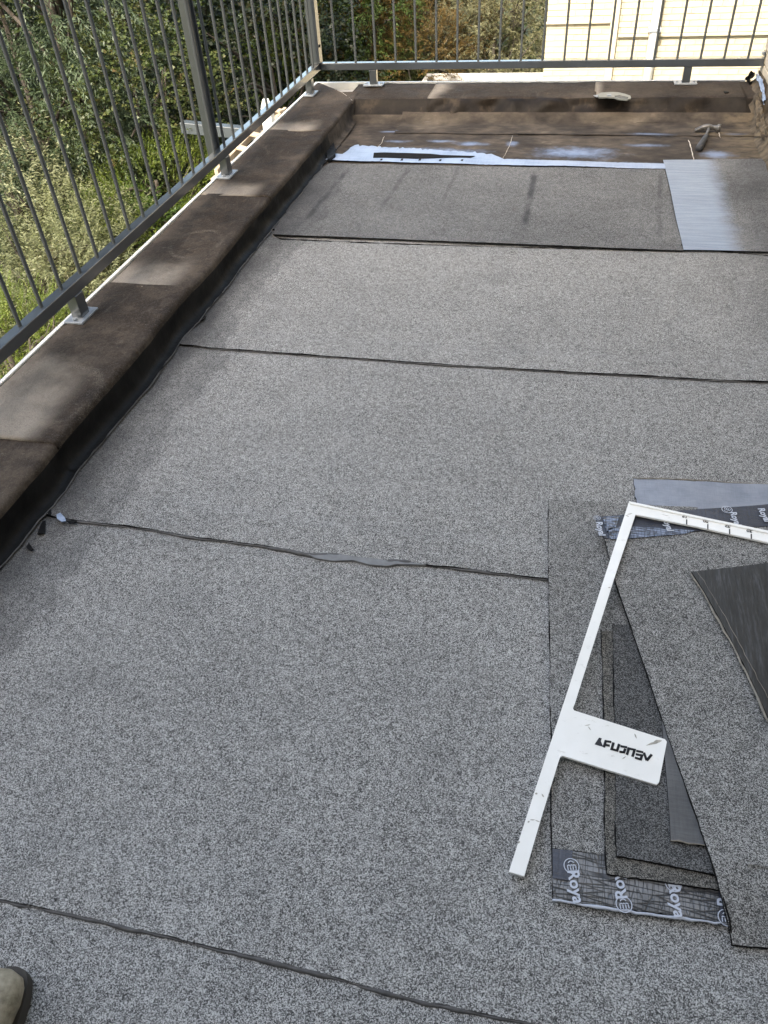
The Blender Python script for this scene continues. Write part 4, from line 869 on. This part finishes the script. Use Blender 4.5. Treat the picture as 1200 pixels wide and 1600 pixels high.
# ================================================================== HAMMER and KNIFE
def hammer():
    h = thing('hammer', 'worn roofing hammer with dark grip lying on the old brown membrane', 'hammer', (0.669, 4.6933, 0.02))
    a = Vector((0.613, 4.6682, 0.03)); b = Vector((0.7348, 4.6594, 0.03)); d = (b-a); L = d.length; ux = d.normalized(); uz = Vector((0, 0, 1)); uy = uz.cross(ux)
    bm = bmesh.new()
    st = [(-.04, .012, .015, 0, -.006), (.08, .013, .016, 0, -.003), (.22, .012, .012, 0, 0), (.40, .013, .013, 0, .002), (.55, .015, .014, 0, .002), (.70, .011, .010, 0, 0), (.85, .013, .013, 0, -.002), (.90, .0165, .0165, 0, -.002), (1.0, .0165, .0165, 0, -.002)]
    st = [(-.04, .016, .004, 0, -.012), (.08, .015, .007, 0, -.008), (.22, .013, .011, 0, -.002), (.40, .013, .014, 0, .002), (.55, .014, .014, 0, .002), (.68, .010, .010, 0, .001), (.84, .012, .012, 0, 0), (.88, .0165, .0165, 0, 0), (1.0, .0165, .0165, 0, 0)]
    rings = []
    for (t_, ry_, rz_, dy, dz) in st:
        c = a + d*t_ + uz*dz
        rings.append([bm.verts.new(c + uy*ry_*max(-1, min(1, 1.25*math.cos(k*math.pi/6))) + uz*rz_*max(-1, min(1, 1.25*math.sin(k*math.pi/6)))) for k in range(12)])
    for r0, r1 in zip(rings, rings[1:]):
        for k in range(12): bm.faces.new((r0[k], r0[(k+1) % 12], r1[(k+1) % 12], r1[k]))
    bm.faces.new(rings[0]); bm.faces.new(rings[-1])
    steel = plain('tool_steel', (.15, .145, .14), .45, .6, var=.35, scale=50)
    bmo('head', bm, steel, h, True)
    e = Vector((0.682, 4.6807, 0.03)); f = Vector((0.6521, 4.5367, 0.024)); g_ = Vector((0.6038, 4.3492, 0.021))
    bm = bmesh.new(); add_tube(bm, [e, e.lerp(f, .5), f], [.0095, .0075, .0085], 10); bmo('neck', bm, steel, h, True)
    dirn = (g_-f); bm = bmesh.new()
    add_tube(bm, [f-dirn*.06, f, f+dirn*.15, f+dirn*.4, f+dirn*.65, f+dirn*.85, f+dirn*.97, f+dirn*1.0], [.008, .0125, .0135, .0145, .0165, .0185, .0175, .012], 12)
    bmo('grip', bm, plain('rubber_grip', (.040, .042, .047), .6, var=.3, scale=60), h, True)
hammer()
def knife():
    k = thing('utility_knife', 'pale grey utility knife lying on the far kerb', 'knife', (0.1696, 4.92, 0.12))
    M['kgrey'] = plain('knife_body', (.22, .23, .215), .35, .3, var=.12, scale=60)
    z = .128
    prism('body', [*[(0.0845, 4.9199, 0.13), (0.1051, 4.9527, 0.13), (0.1577, 4.9641, 0.13), (0.1961, 4.9583, 0.13), (0.2341, 4.925, 0.13), (0.2611, 4.8857, 0.13), (0.2637, 4.8345, 0.13), (0.243, 4.8094, 0.13), (0.2024, 4.8222, 0.13), (0.1751, 4.8542, 0.13), (0.1338, 4.8609, 0.13), (0.0924, 4.8548, 0.13)]], .007, M['kgrey'], k)
    prism('blade', [*[(0.0608, 4.926, 0.122), (0.0922, 4.9455, 0.122), (0.0964, 4.8931, 0.122), (0.0753, 4.8997, 0.122)]], .001, M['zinc'], k)
    prism('grip_inlay', [*[(0.1749, 4.8816, 0.1312), (0.2026, 4.8944, 0.1312), (0.2502, 4.8553, 0.1312), (0.2464, 4.8236, 0.1312), (0.2091, 4.8339, 0.1312), (0.1784, 4.8558, 0.1312)]], .001, M['rail'], k)
    prism('slider', [*[(0.133, 4.9106, 0.1335), (0.1573, 4.9156, 0.1335), (0.1574, 4.879, 0.1335), (0.1366, 4.8792, 0.1335)]], .003, M['zinc'], k)
knife()
# ================================================================== BOOT (bottom left)
def boot():
    b = thing('work_boot', 'scuffed tan work boot at the bottom left corner of the roof', 'boot', (-.70, .02, .007))
    t = NT('scuffed_tan_leather'); n1 = t.noise(22, 6, .65); n2 = t.noise(90, 4, .6)
    s = t.math('ADD', t.math('MULTIPLY', n1, .7), t.math('MULTIPLY', n2, .3))
    lea = t.set(col=t.ramp(s, [(.34, (.08, .068, .045)), (.46, (.22, .19, .13)), (.6, (.36, .32, .24))]), rough=.65, bump=s, bstr=.5, bdist=.004)
    bx, by = -0.7316, 0.2613                     # toe tip
    def ringsec(y, cx, hw, z0_, z1_, n=20, p=2.4):
        out = []
        for k in range(n):
            a = 2*math.pi*k/n; c, s_ = math.cos(a), math.sin(a)
            out.append((cx + hw*math.copysign(abs(c)**(2/p), c), y, (z0_+z1_)/2 + (z1_-z0_)/2*math.copysign(abs(s_)**(2/p), s_)))
        return out
    secs = [(0, .004, .022, .040), (-.006, .024, .012, .058), (-.018, .036, .010, .068), (-.04, .046, .010, .076), (-.07, .050, .010, .080), (-.10, .051, .010, .086), (-.13, .048, .010, .098), (-.16, .044, .010, .115), (-.19, .040, .010, .14), (-.22, .038, .010, .16), (-.26, .038, .010, .17), (-.30, .033, .012, .165), (-.315, .012, .02, .14)]
    bm = bmesh.new(); rg = [[bm.verts.new(v) for v in ringsec(by+y, bx+.006*math.sin(y*12), hw, z0_+.012, z1_+.008)] for y, hw, z0_, z1_ in secs]
    for r0, r1 in zip(rg, rg[1:]):
        for k in range(20): bm.faces.new((r0[k], r1[k], r1[(k+1) % 20], r0[(k+1) % 20]))
    bm.faces.new(rg[0]); bm.faces.new(rg[-1]); upper = bmo('upper', bm, lea, b, True)
    bm = bmesh.new(); o1 = []; o2 = []
    n = 40
    for k in range(n):
        a = 2*math.pi*k/n; yy = by - .157 + .166*math.sin(a); w_ = (.0515 if math.sin(a) > -.2 else .042)*math.copysign(abs(math.cos(a))**.7, math.cos(a))
        o1.append(bm.verts.new((bx+w_, yy, .008))); o2.append(bm.verts.new((bx+w_*.98, yy, .030)))
    bm.faces.new(o1); bm.faces.new(o2)
    for k in range(n): bm.faces.new((o1[k], o1[(k+1) % n], o2[(k+1) % n], o2[k]))
    bmo('sole', bm, plain('boot_sole', (.035, .03, .024), .7, var=.3), b)
    bm = bmesh.new(); prev = None; rg = []
    for z, r_, oy in ((.13, .045, -.235), (.17, .047, -.245), (.21, .046, -.25), (.25, .048, -.25)):
        rg.append([bm.verts.new((bx+r_*math.cos(2*math.pi*k/20), by+oy+r_*1.15*math.sin(2*math.pi*k/20), z)) for k in range(20)])
    for r0, r1 in zip(rg, rg[1:]):
        for k in range(20): bm.faces.new((r0[k], r0[(k+1) % 20], r1[(k+1) % 20], r1[k]))
    bmo('shaft', bm, lea, b, True)
    bm = bmesh.new(); rg = []
    for z, r_ in ((.20, .062), (.24, .066), (.34, .068), (.46, .074), (.47, .070)):
        rg.append([bm.verts.new((bx+r_*math.cos(2*math.pi*k/20)*(1+.05*math.sin(3*k)), by-.25+r_*1.1*math.sin(2*math.pi*k/20), z)) for k in range(20)])
    for r0, r1 in zip(rg, rg[1:]):
        for k in range(20): bm.faces.new((r0[k], r0[(k+1) % 20], r1[(k+1) % 20], r1[k]))
    bm.faces.new(rg[-1]); bmo('trouser_leg', bm, plain('dark_workwear', (.03, .032, .04), .9, var=.2), b, True)
    for i in range(5):
        y_ = by-.105-.02*i; z_ = .098+.008*i + (.012*i if i > 2 else 0)
        bm = bmesh.new(); add_tube(bm, [(bx-.022, y_, z_), (bx, y_+.006, z_+.006), (bx+.022, y_, z_)], .0025, 6); bmo('lace', bm, M['rail'], upper, True)
boot()
# ================ vegetation
def leaves_mesh(name, P, D, U, L, W, tint, mat, parent=None, fold=.25, curl=0.0):
    """P base points, D unit directions, U unit up-ish normals; one folded quad (or two when curled) per leaf"""
    n = len(P); Sd = np.cross(D, U); Sd /= np.linalg.norm(Sd, axis=1, keepdims=True)+1e-9
    L = L[:, None]; W = W[:, None]
    mid = P + D*L*.45 - U*L*curl*.25
    a = P; b = mid + Sd*W*.5 + U*W*fold; c = P + D*L - U*L*curl; d = mid - Sd*W*.5 + U*W*fold
    V = np.stack([a, b, c, d], 1).reshape(-1, 3).astype(np.float32)
    me = bpy.data.meshes.new(name); me.vertices.add(4*n); me.vertices.foreach_set('co', V.ravel())
    me.loops.add(4*n); me.loops.foreach_set('vertex_index', np.arange(4*n, dtype=np.int32))
    me.polygons.add(n); me.polygons.foreach_set('loop_start', np.arange(0, 4*n, 4, dtype=np.int32)); me.polygons.foreach_set('loop_total', np.full(n, 4, np.int32))
    at = me.attributes.new('tint', 'FLOAT', 'FACE'); at.data.foreach_set('value', np.clip(tint, 0, 1).astype(np.float32))
    me.update(); me.materials.append(mat)
    o = bpy.data.objects.new(name, me); C.objects.link(o)
    if parent is not None: fromworld(o, parent)
    return o
def unit(v): return v/(np.linalg.norm(v, axis=-1, keepdims=True)+1e-9)
def vnoise(P, s, seed=0):
    return np.array([noise.noise(Vector((p[0]*s+seed, p[1]*s, p[2]*s))) for p in P])
def spray_crown(c, r, ntw, twl, nl, ll, lw, mat, parent, droop=.3, ang=.7, up=.2, seed=0, shell=.55, clump=1.6, tmid=.5, tvar=.3, curl=.1, flat=0.0, name='crown', cols=None):
    c = np.array(c); r = np.array(r)
    d = unit(rng.normal(size=(ntw*3, 3))); rad = shell + (1-shell)*rng.random(ntw*3)**.6
    k = vnoise(d*r, clump, seed)
    keep = k > -.28; d = d[keep][:ntw]; rad = rad[keep][:ntw]; kk = k[keep][:ntw]
    O = c + d*r*(rad*(1+.30*kk))[:, None]
    O[:, 2] = np.maximum(O[:, 2], -2.9)
    T = unit(d*np.array([1, 1, .6]) + rng.normal(size=d.shape)*.45 + np.array([0, 0, up]))
    n = len(O); tl = twl*(.6+.8*rng.random(n))
    t = np.linspace(.08, 1, nl)[None, :].repeat(n, 0)
    P = O[:, None, :] + T[:, None, :]*(tl[:, None]*t)[..., None]
    P[..., 2] -= droop*tl[:, None]*t**2
    Tt = T[:, None, :] + np.zeros_like(P); Tt[..., 2] -= 2*droop*t; Tt = unit(Tt)
    side = unit(np.cross(T, np.array([0, 0, 1.0])))[:, None, :]*np.where(np.arange(nl) % 2 == 0, 1, -1)[None, :, None]
    D = unit(Tt*math.cos(ang) + side*math.sin(ang) + rng.normal(size=P.shape)*.22)
    U = unit(np.array([0, 0, 1.0]) + rng.normal(size=P.shape)*.55)
    P = P.reshape(-1, 3); D = D.reshape(-1, 3); U = U.reshape(-1, 3); m = len(P)
    U = unit(U - (U*D).sum(1, keepdims=True)*D)
    Ls = ll*(.6+.7*rng.random(m))*(1-.35*t.ravel()); Ws = lw*(.7+.6*rng.random(m))
    ti = tmid + tvar*(np.repeat(kk, nl)*1.2 + np.repeat(rng.normal(size=n)*.35, nl) + rng.normal(size=m)*.35)
    return leaves_mesh(name, P, D, U, Ls, Ws, ti, mat, parent, curl=curl)
def trunk(c, r, parent, h0=-3.0, rad=.06, n=7, seed=0):
    rr = random.Random(seed); bm = bmesh.new(); c = Vector(c); base = Vector((c.x, c.y, h0))
    top = Vector((c.x, c.y, c.z + r[2]*.3))
    add_tube(bm, [base, base.lerp(top, .4)+Vector((rr.uniform(-.1, .1), rr.uniform(-.1, .1), 0)), top], [rad, rad*.8, rad*.35], 8)
    for i in range(n):
        s = base.lerp(top, rr.uniform(.3, .95)); a = rr.uniform(0, 6.28); e = c + Vector((r[0]*.75*math.cos(a), r[1]*.75*math.sin(a), r[2]*rr.uniform(-.3, .75)))
        add_tube(bm, [s, s.lerp(e, .5)+Vector((0, 0, .08)), e], [rad*.45, rad*.3, rad*.1], 6)
    return bmo('trunk', bm, M['bark'], parent, True)
def plant(name, label, cat, c, r, ntw, twl, nl, ll, lw, mat, seed, trunk_r=.05, **kw):
    t = thing(name, label, cat, (c[0], c[1], -3.0))
    cr = spray_crown(c, r, ntw, twl, nl, ll, lw, M[mat], t, seed=seed, **kw)
    trunk(c, r, t, rad=trunk_r, seed=seed, n=9); return t
plant('willow_tree', 'grey green willow with long narrow leaves at the top left corner', 'tree', (-5.4561, 7.6, 0.0733), (1.35, 1.1, 1.7), 1500, .42, 20, .075, .013, 'lf_willow', 1, trunk_r=.05, droop=.45, up=.1, ang=.55, curl=.25)
plant('willow_shrub', 'feathery grey green shrub below the willow behind the left railing', 'shrub', (-5.2721, 7.2, -0.667), (1.1, .9, .7), 1300, .34, 20, .060, .012, 'lf_willow', 2, droop=.25, up=.1, ang=.6, curl=.15, tmid=.42)
plant('hazel_shrub', 'round leaved mid green shrub with some rusty leaves beside the willow', 'shrub', (-5.2801, 8.6, -0.4096), (1.25, 1.1, 1.55), 1500, .30, 13, .050, .036, 'lf_round', 3, droop=.12, ang=1.0)
plant('round_leaf_shrub', 'low round leaved shrub with sunlit leaves in front of the dark trees', 'shrub', (-4.1631, 7.4, -0.6148), (.75, .8, .75), 900, .26, 12, .042, .030, 'lf_round', 4, droop=.1, ang=1.0, tmid=.55)
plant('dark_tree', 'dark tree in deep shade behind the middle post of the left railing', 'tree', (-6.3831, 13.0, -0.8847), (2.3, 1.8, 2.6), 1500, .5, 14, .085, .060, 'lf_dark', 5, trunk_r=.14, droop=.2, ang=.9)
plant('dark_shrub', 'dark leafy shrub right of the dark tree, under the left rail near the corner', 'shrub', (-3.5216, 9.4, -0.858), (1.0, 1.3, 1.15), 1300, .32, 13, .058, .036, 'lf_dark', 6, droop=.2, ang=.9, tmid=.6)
plant('yellowing_tree', 'yellowish green tree above the dark shrub, left of the corner post', 'tree', (-4.4964, 12.5, -0.4325), (1.3, 1.2, 1.2), 1100, .4, 13, .07, .045, 'lf_bright', 7, trunk_r=.1, droop=.25, tmid=.4)
plant('pale_shrub', 'pale silvery yellow shrub with upright curling stalks at the left, closest to the railing', 'shrub', (-4.3563, 5.4073, -1.35), (.85, 1.0, .42), 1700, .30, 24, .040, .010, 'lf_pale', 8, droop=.05, up=.9, ang=.8, curl=.7, shell=.4, tmid=.45)
plant('silver_stalk_plant', 'tall pale stalks rising in front of the dark gap at the left edge', 'plant', (-4.897, 6.4232, -1.0), (.40, .4, .22), 130, .36, 26, .050, .014, 'lf_pale', 9, droop=.02, up=1.3, ang=.8, curl=.8, shell=.3, tmid=.65)
plant('pale_shrub', 'smaller pale shrub beside the kerb, right of the silvery one', 'shrub', (-4.3999, 6.219, -1.6), (.55, .7, .33), 1000, .26, 22, .038, .010, 'lf_pale', 10, droop=.05, up=.7, ang=.8, curl=.6, tmid=.35)
plant('juniper', 'bright green feathery juniper beyond the left rail, near its middle', 'shrub', (-3.805, 6.7457, -1.15), (.5, .9, .36), 1500, .17, 22, .022, .006, 'lf_bright', 11, droop=-.1, up=.6, ang=.5)
plant('juniper', 'low bright juniper seen between the rail and the kerb, nearest the camera', 'shrub', (-3.7066, 3.9919, -1.3), (.5, .6, .4), 1200, .17, 22, .022, .006, 'lf_bright', 12, droop=-.1, up=.6, ang=.5)
plant('low_shrub', 'dark green low shrub along the outer face of the kerb', 'shrub', (-4.0144, 6.3109, -1.5), (.42, .9, .40), 1100, .22, 16, .04, .014, 'lf_fresh', 13, droop=.1, tmid=.35)
plant('low_shrub', 'green low shrub by the first visible foot of the left railing', 'shrub', (-4.1022, 5.1734, -1.6), (.45, .7, .42), 900, .22, 16, .04, .012, 'lf_straw', 14, droop=.1, up=.6, curl=.4)
plant('rusty_shrub', 'brownish orange leaved shrub just right of the corner post', 'shrub', (-3.232, 12.0, -0.7968), (.55, .8, 1.1), 900, .3, 13, .06, .035, 'lf_rust', 15, droop=.2)
plant('young_willow', 'fresh green feathery bush between two rusty shrubs', 'shrub', (-2.7622, 11.6, -0.5857), (.42, .6, 1.0), 800, .3, 18, .06, .013, 'lf_fresh', 16, droop=.3)
plant('dark_bush', 'dark green bush behind the far railing, left of the grassy mound', 'shrub', (-2.8917, 14.5, -1.0359), (1.0, 1.0, .95), 900, .4, 13, .07, .045, 'lf_dark', 17, droop=.15, tmid=.6)
plant('heather_mound', 'rust brown grassy mound behind the far rail', 'shrub', (-2.2017, 11.6, -1.19), (.62, .8, .62), 1300, .25, 20, .055, .008, 'lf_rust', 18, droop=.2, up=.6, ang=.4, curl=.4)
plant('straw_shrub', 'straw coloured spreading shrub left of the cream house', 'shrub', (-1.3088, 12.6, -1.377), (1.15, .9, .85), 1900, .32, 20, .055, .009, 'lf_straw', 19, droop=.35, up=.4, ang=.5, curl=.5, tmid=.55)
plant('tall_shrub', 'olive green tall shrub above the straw coloured one', 'shrub', (-1.6177, 15.2, -0.9532), (1.5, 1.0, 1.1), 1400, .42, 16, .08, .018, 'lf_straw', 20, droop=.3, tmid=.3)
plant('brown_shrub', 'brown twiggy shrub between the heather mound and the tall olive shrub', 'shrub', (-2.1496, 13.8, -1.0594), (.7, .8, .7), 1000, .3, 16, .05, .02, 'lf_rust', 21, droop=.2, tmid=.25)
plant('sage_plant', 'grey green sage like plant low behind the far kerb, near its left end', 'plant', (-2.8485, 11.6585, -1.3), (.7, .6, .45), 900, .25, 20, .05, .011, 'lf_pale', 22, droop=.05, up=.8, tmid=.1)
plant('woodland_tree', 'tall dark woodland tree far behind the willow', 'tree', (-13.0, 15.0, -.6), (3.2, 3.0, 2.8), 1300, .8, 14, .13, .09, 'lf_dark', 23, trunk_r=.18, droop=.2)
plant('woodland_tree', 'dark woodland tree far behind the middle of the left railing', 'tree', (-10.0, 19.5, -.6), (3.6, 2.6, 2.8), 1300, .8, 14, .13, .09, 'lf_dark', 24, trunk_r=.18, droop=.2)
plant('woodland_tree', 'dark green tree far behind the railing corner', 'tree', (-5.4, 19.5, -.8), (2.6, 2.2, 2.4), 1200, .7, 14, .11, .07, 'lf_round', 25, trunk_r=.18, droop=.2, tmid=.25)
plant('woodland_tree', 'leafy tree far behind the shrubs left of the cream house', 'tree', (-1.6, 20.0, -.6), (2.6, 2.2, 2.5), 1200, .7, 14, .11, .07, 'lf_round', 26, trunk_r=.18, droop=.2, tmid=.3)
plant('added_shade_tree', 'added shade tree on the left, its crown unseen above the view', 'tree', (-6.6, 8.4, 3.6), (2.8, 2.2, 1.5), 1300, .7, 12, .13, .09, 'lf_dark', 31, trunk_r=.13, droop=.2)  # unseen crown added to throw shade on the dark tree
plant('added_corner_shade_tree', 'added shade tree behind the railing corner, its crown out of view', 'tree', (-4.9, 7.7, 3.0), (.9, 1.1, .9), 600, .5, 12, .12, .08, 'lf_dark', 32, trunk_r=.08, droop=.2)  # added out of view to darken the garden near the corner
def undergrowth():
    n = 60000; x = rng.uniform(-13, -1.75, n); y = rng.uniform(1.0, 19, n); k = (x < -1.78) | (y > 5.4)
    x2 = rng.uniform(-1.75, -.6, 9000); y2 = rng.uniform(11.5, 19, 9000)
    x = np.concatenate([x, x2]); y = np.concatenate([y, y2]); n = len(x)
    keep = ~((x > -2.1) & (y > 7.5) & (y < 11.4)); x = x[keep]; y = y[keep]; n = len(x)
    z = -2.95 + .30*rng.random(n); P = np.stack([x, y, z], 1)
    D = unit(rng.normal(size=(n, 3)) + np.array([0, 0, .8])); U = unit(np.cross(D, rng.normal(size=(n, 3))))
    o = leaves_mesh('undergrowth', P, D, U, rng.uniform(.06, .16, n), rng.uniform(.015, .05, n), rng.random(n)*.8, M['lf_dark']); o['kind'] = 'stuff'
undergrowth()
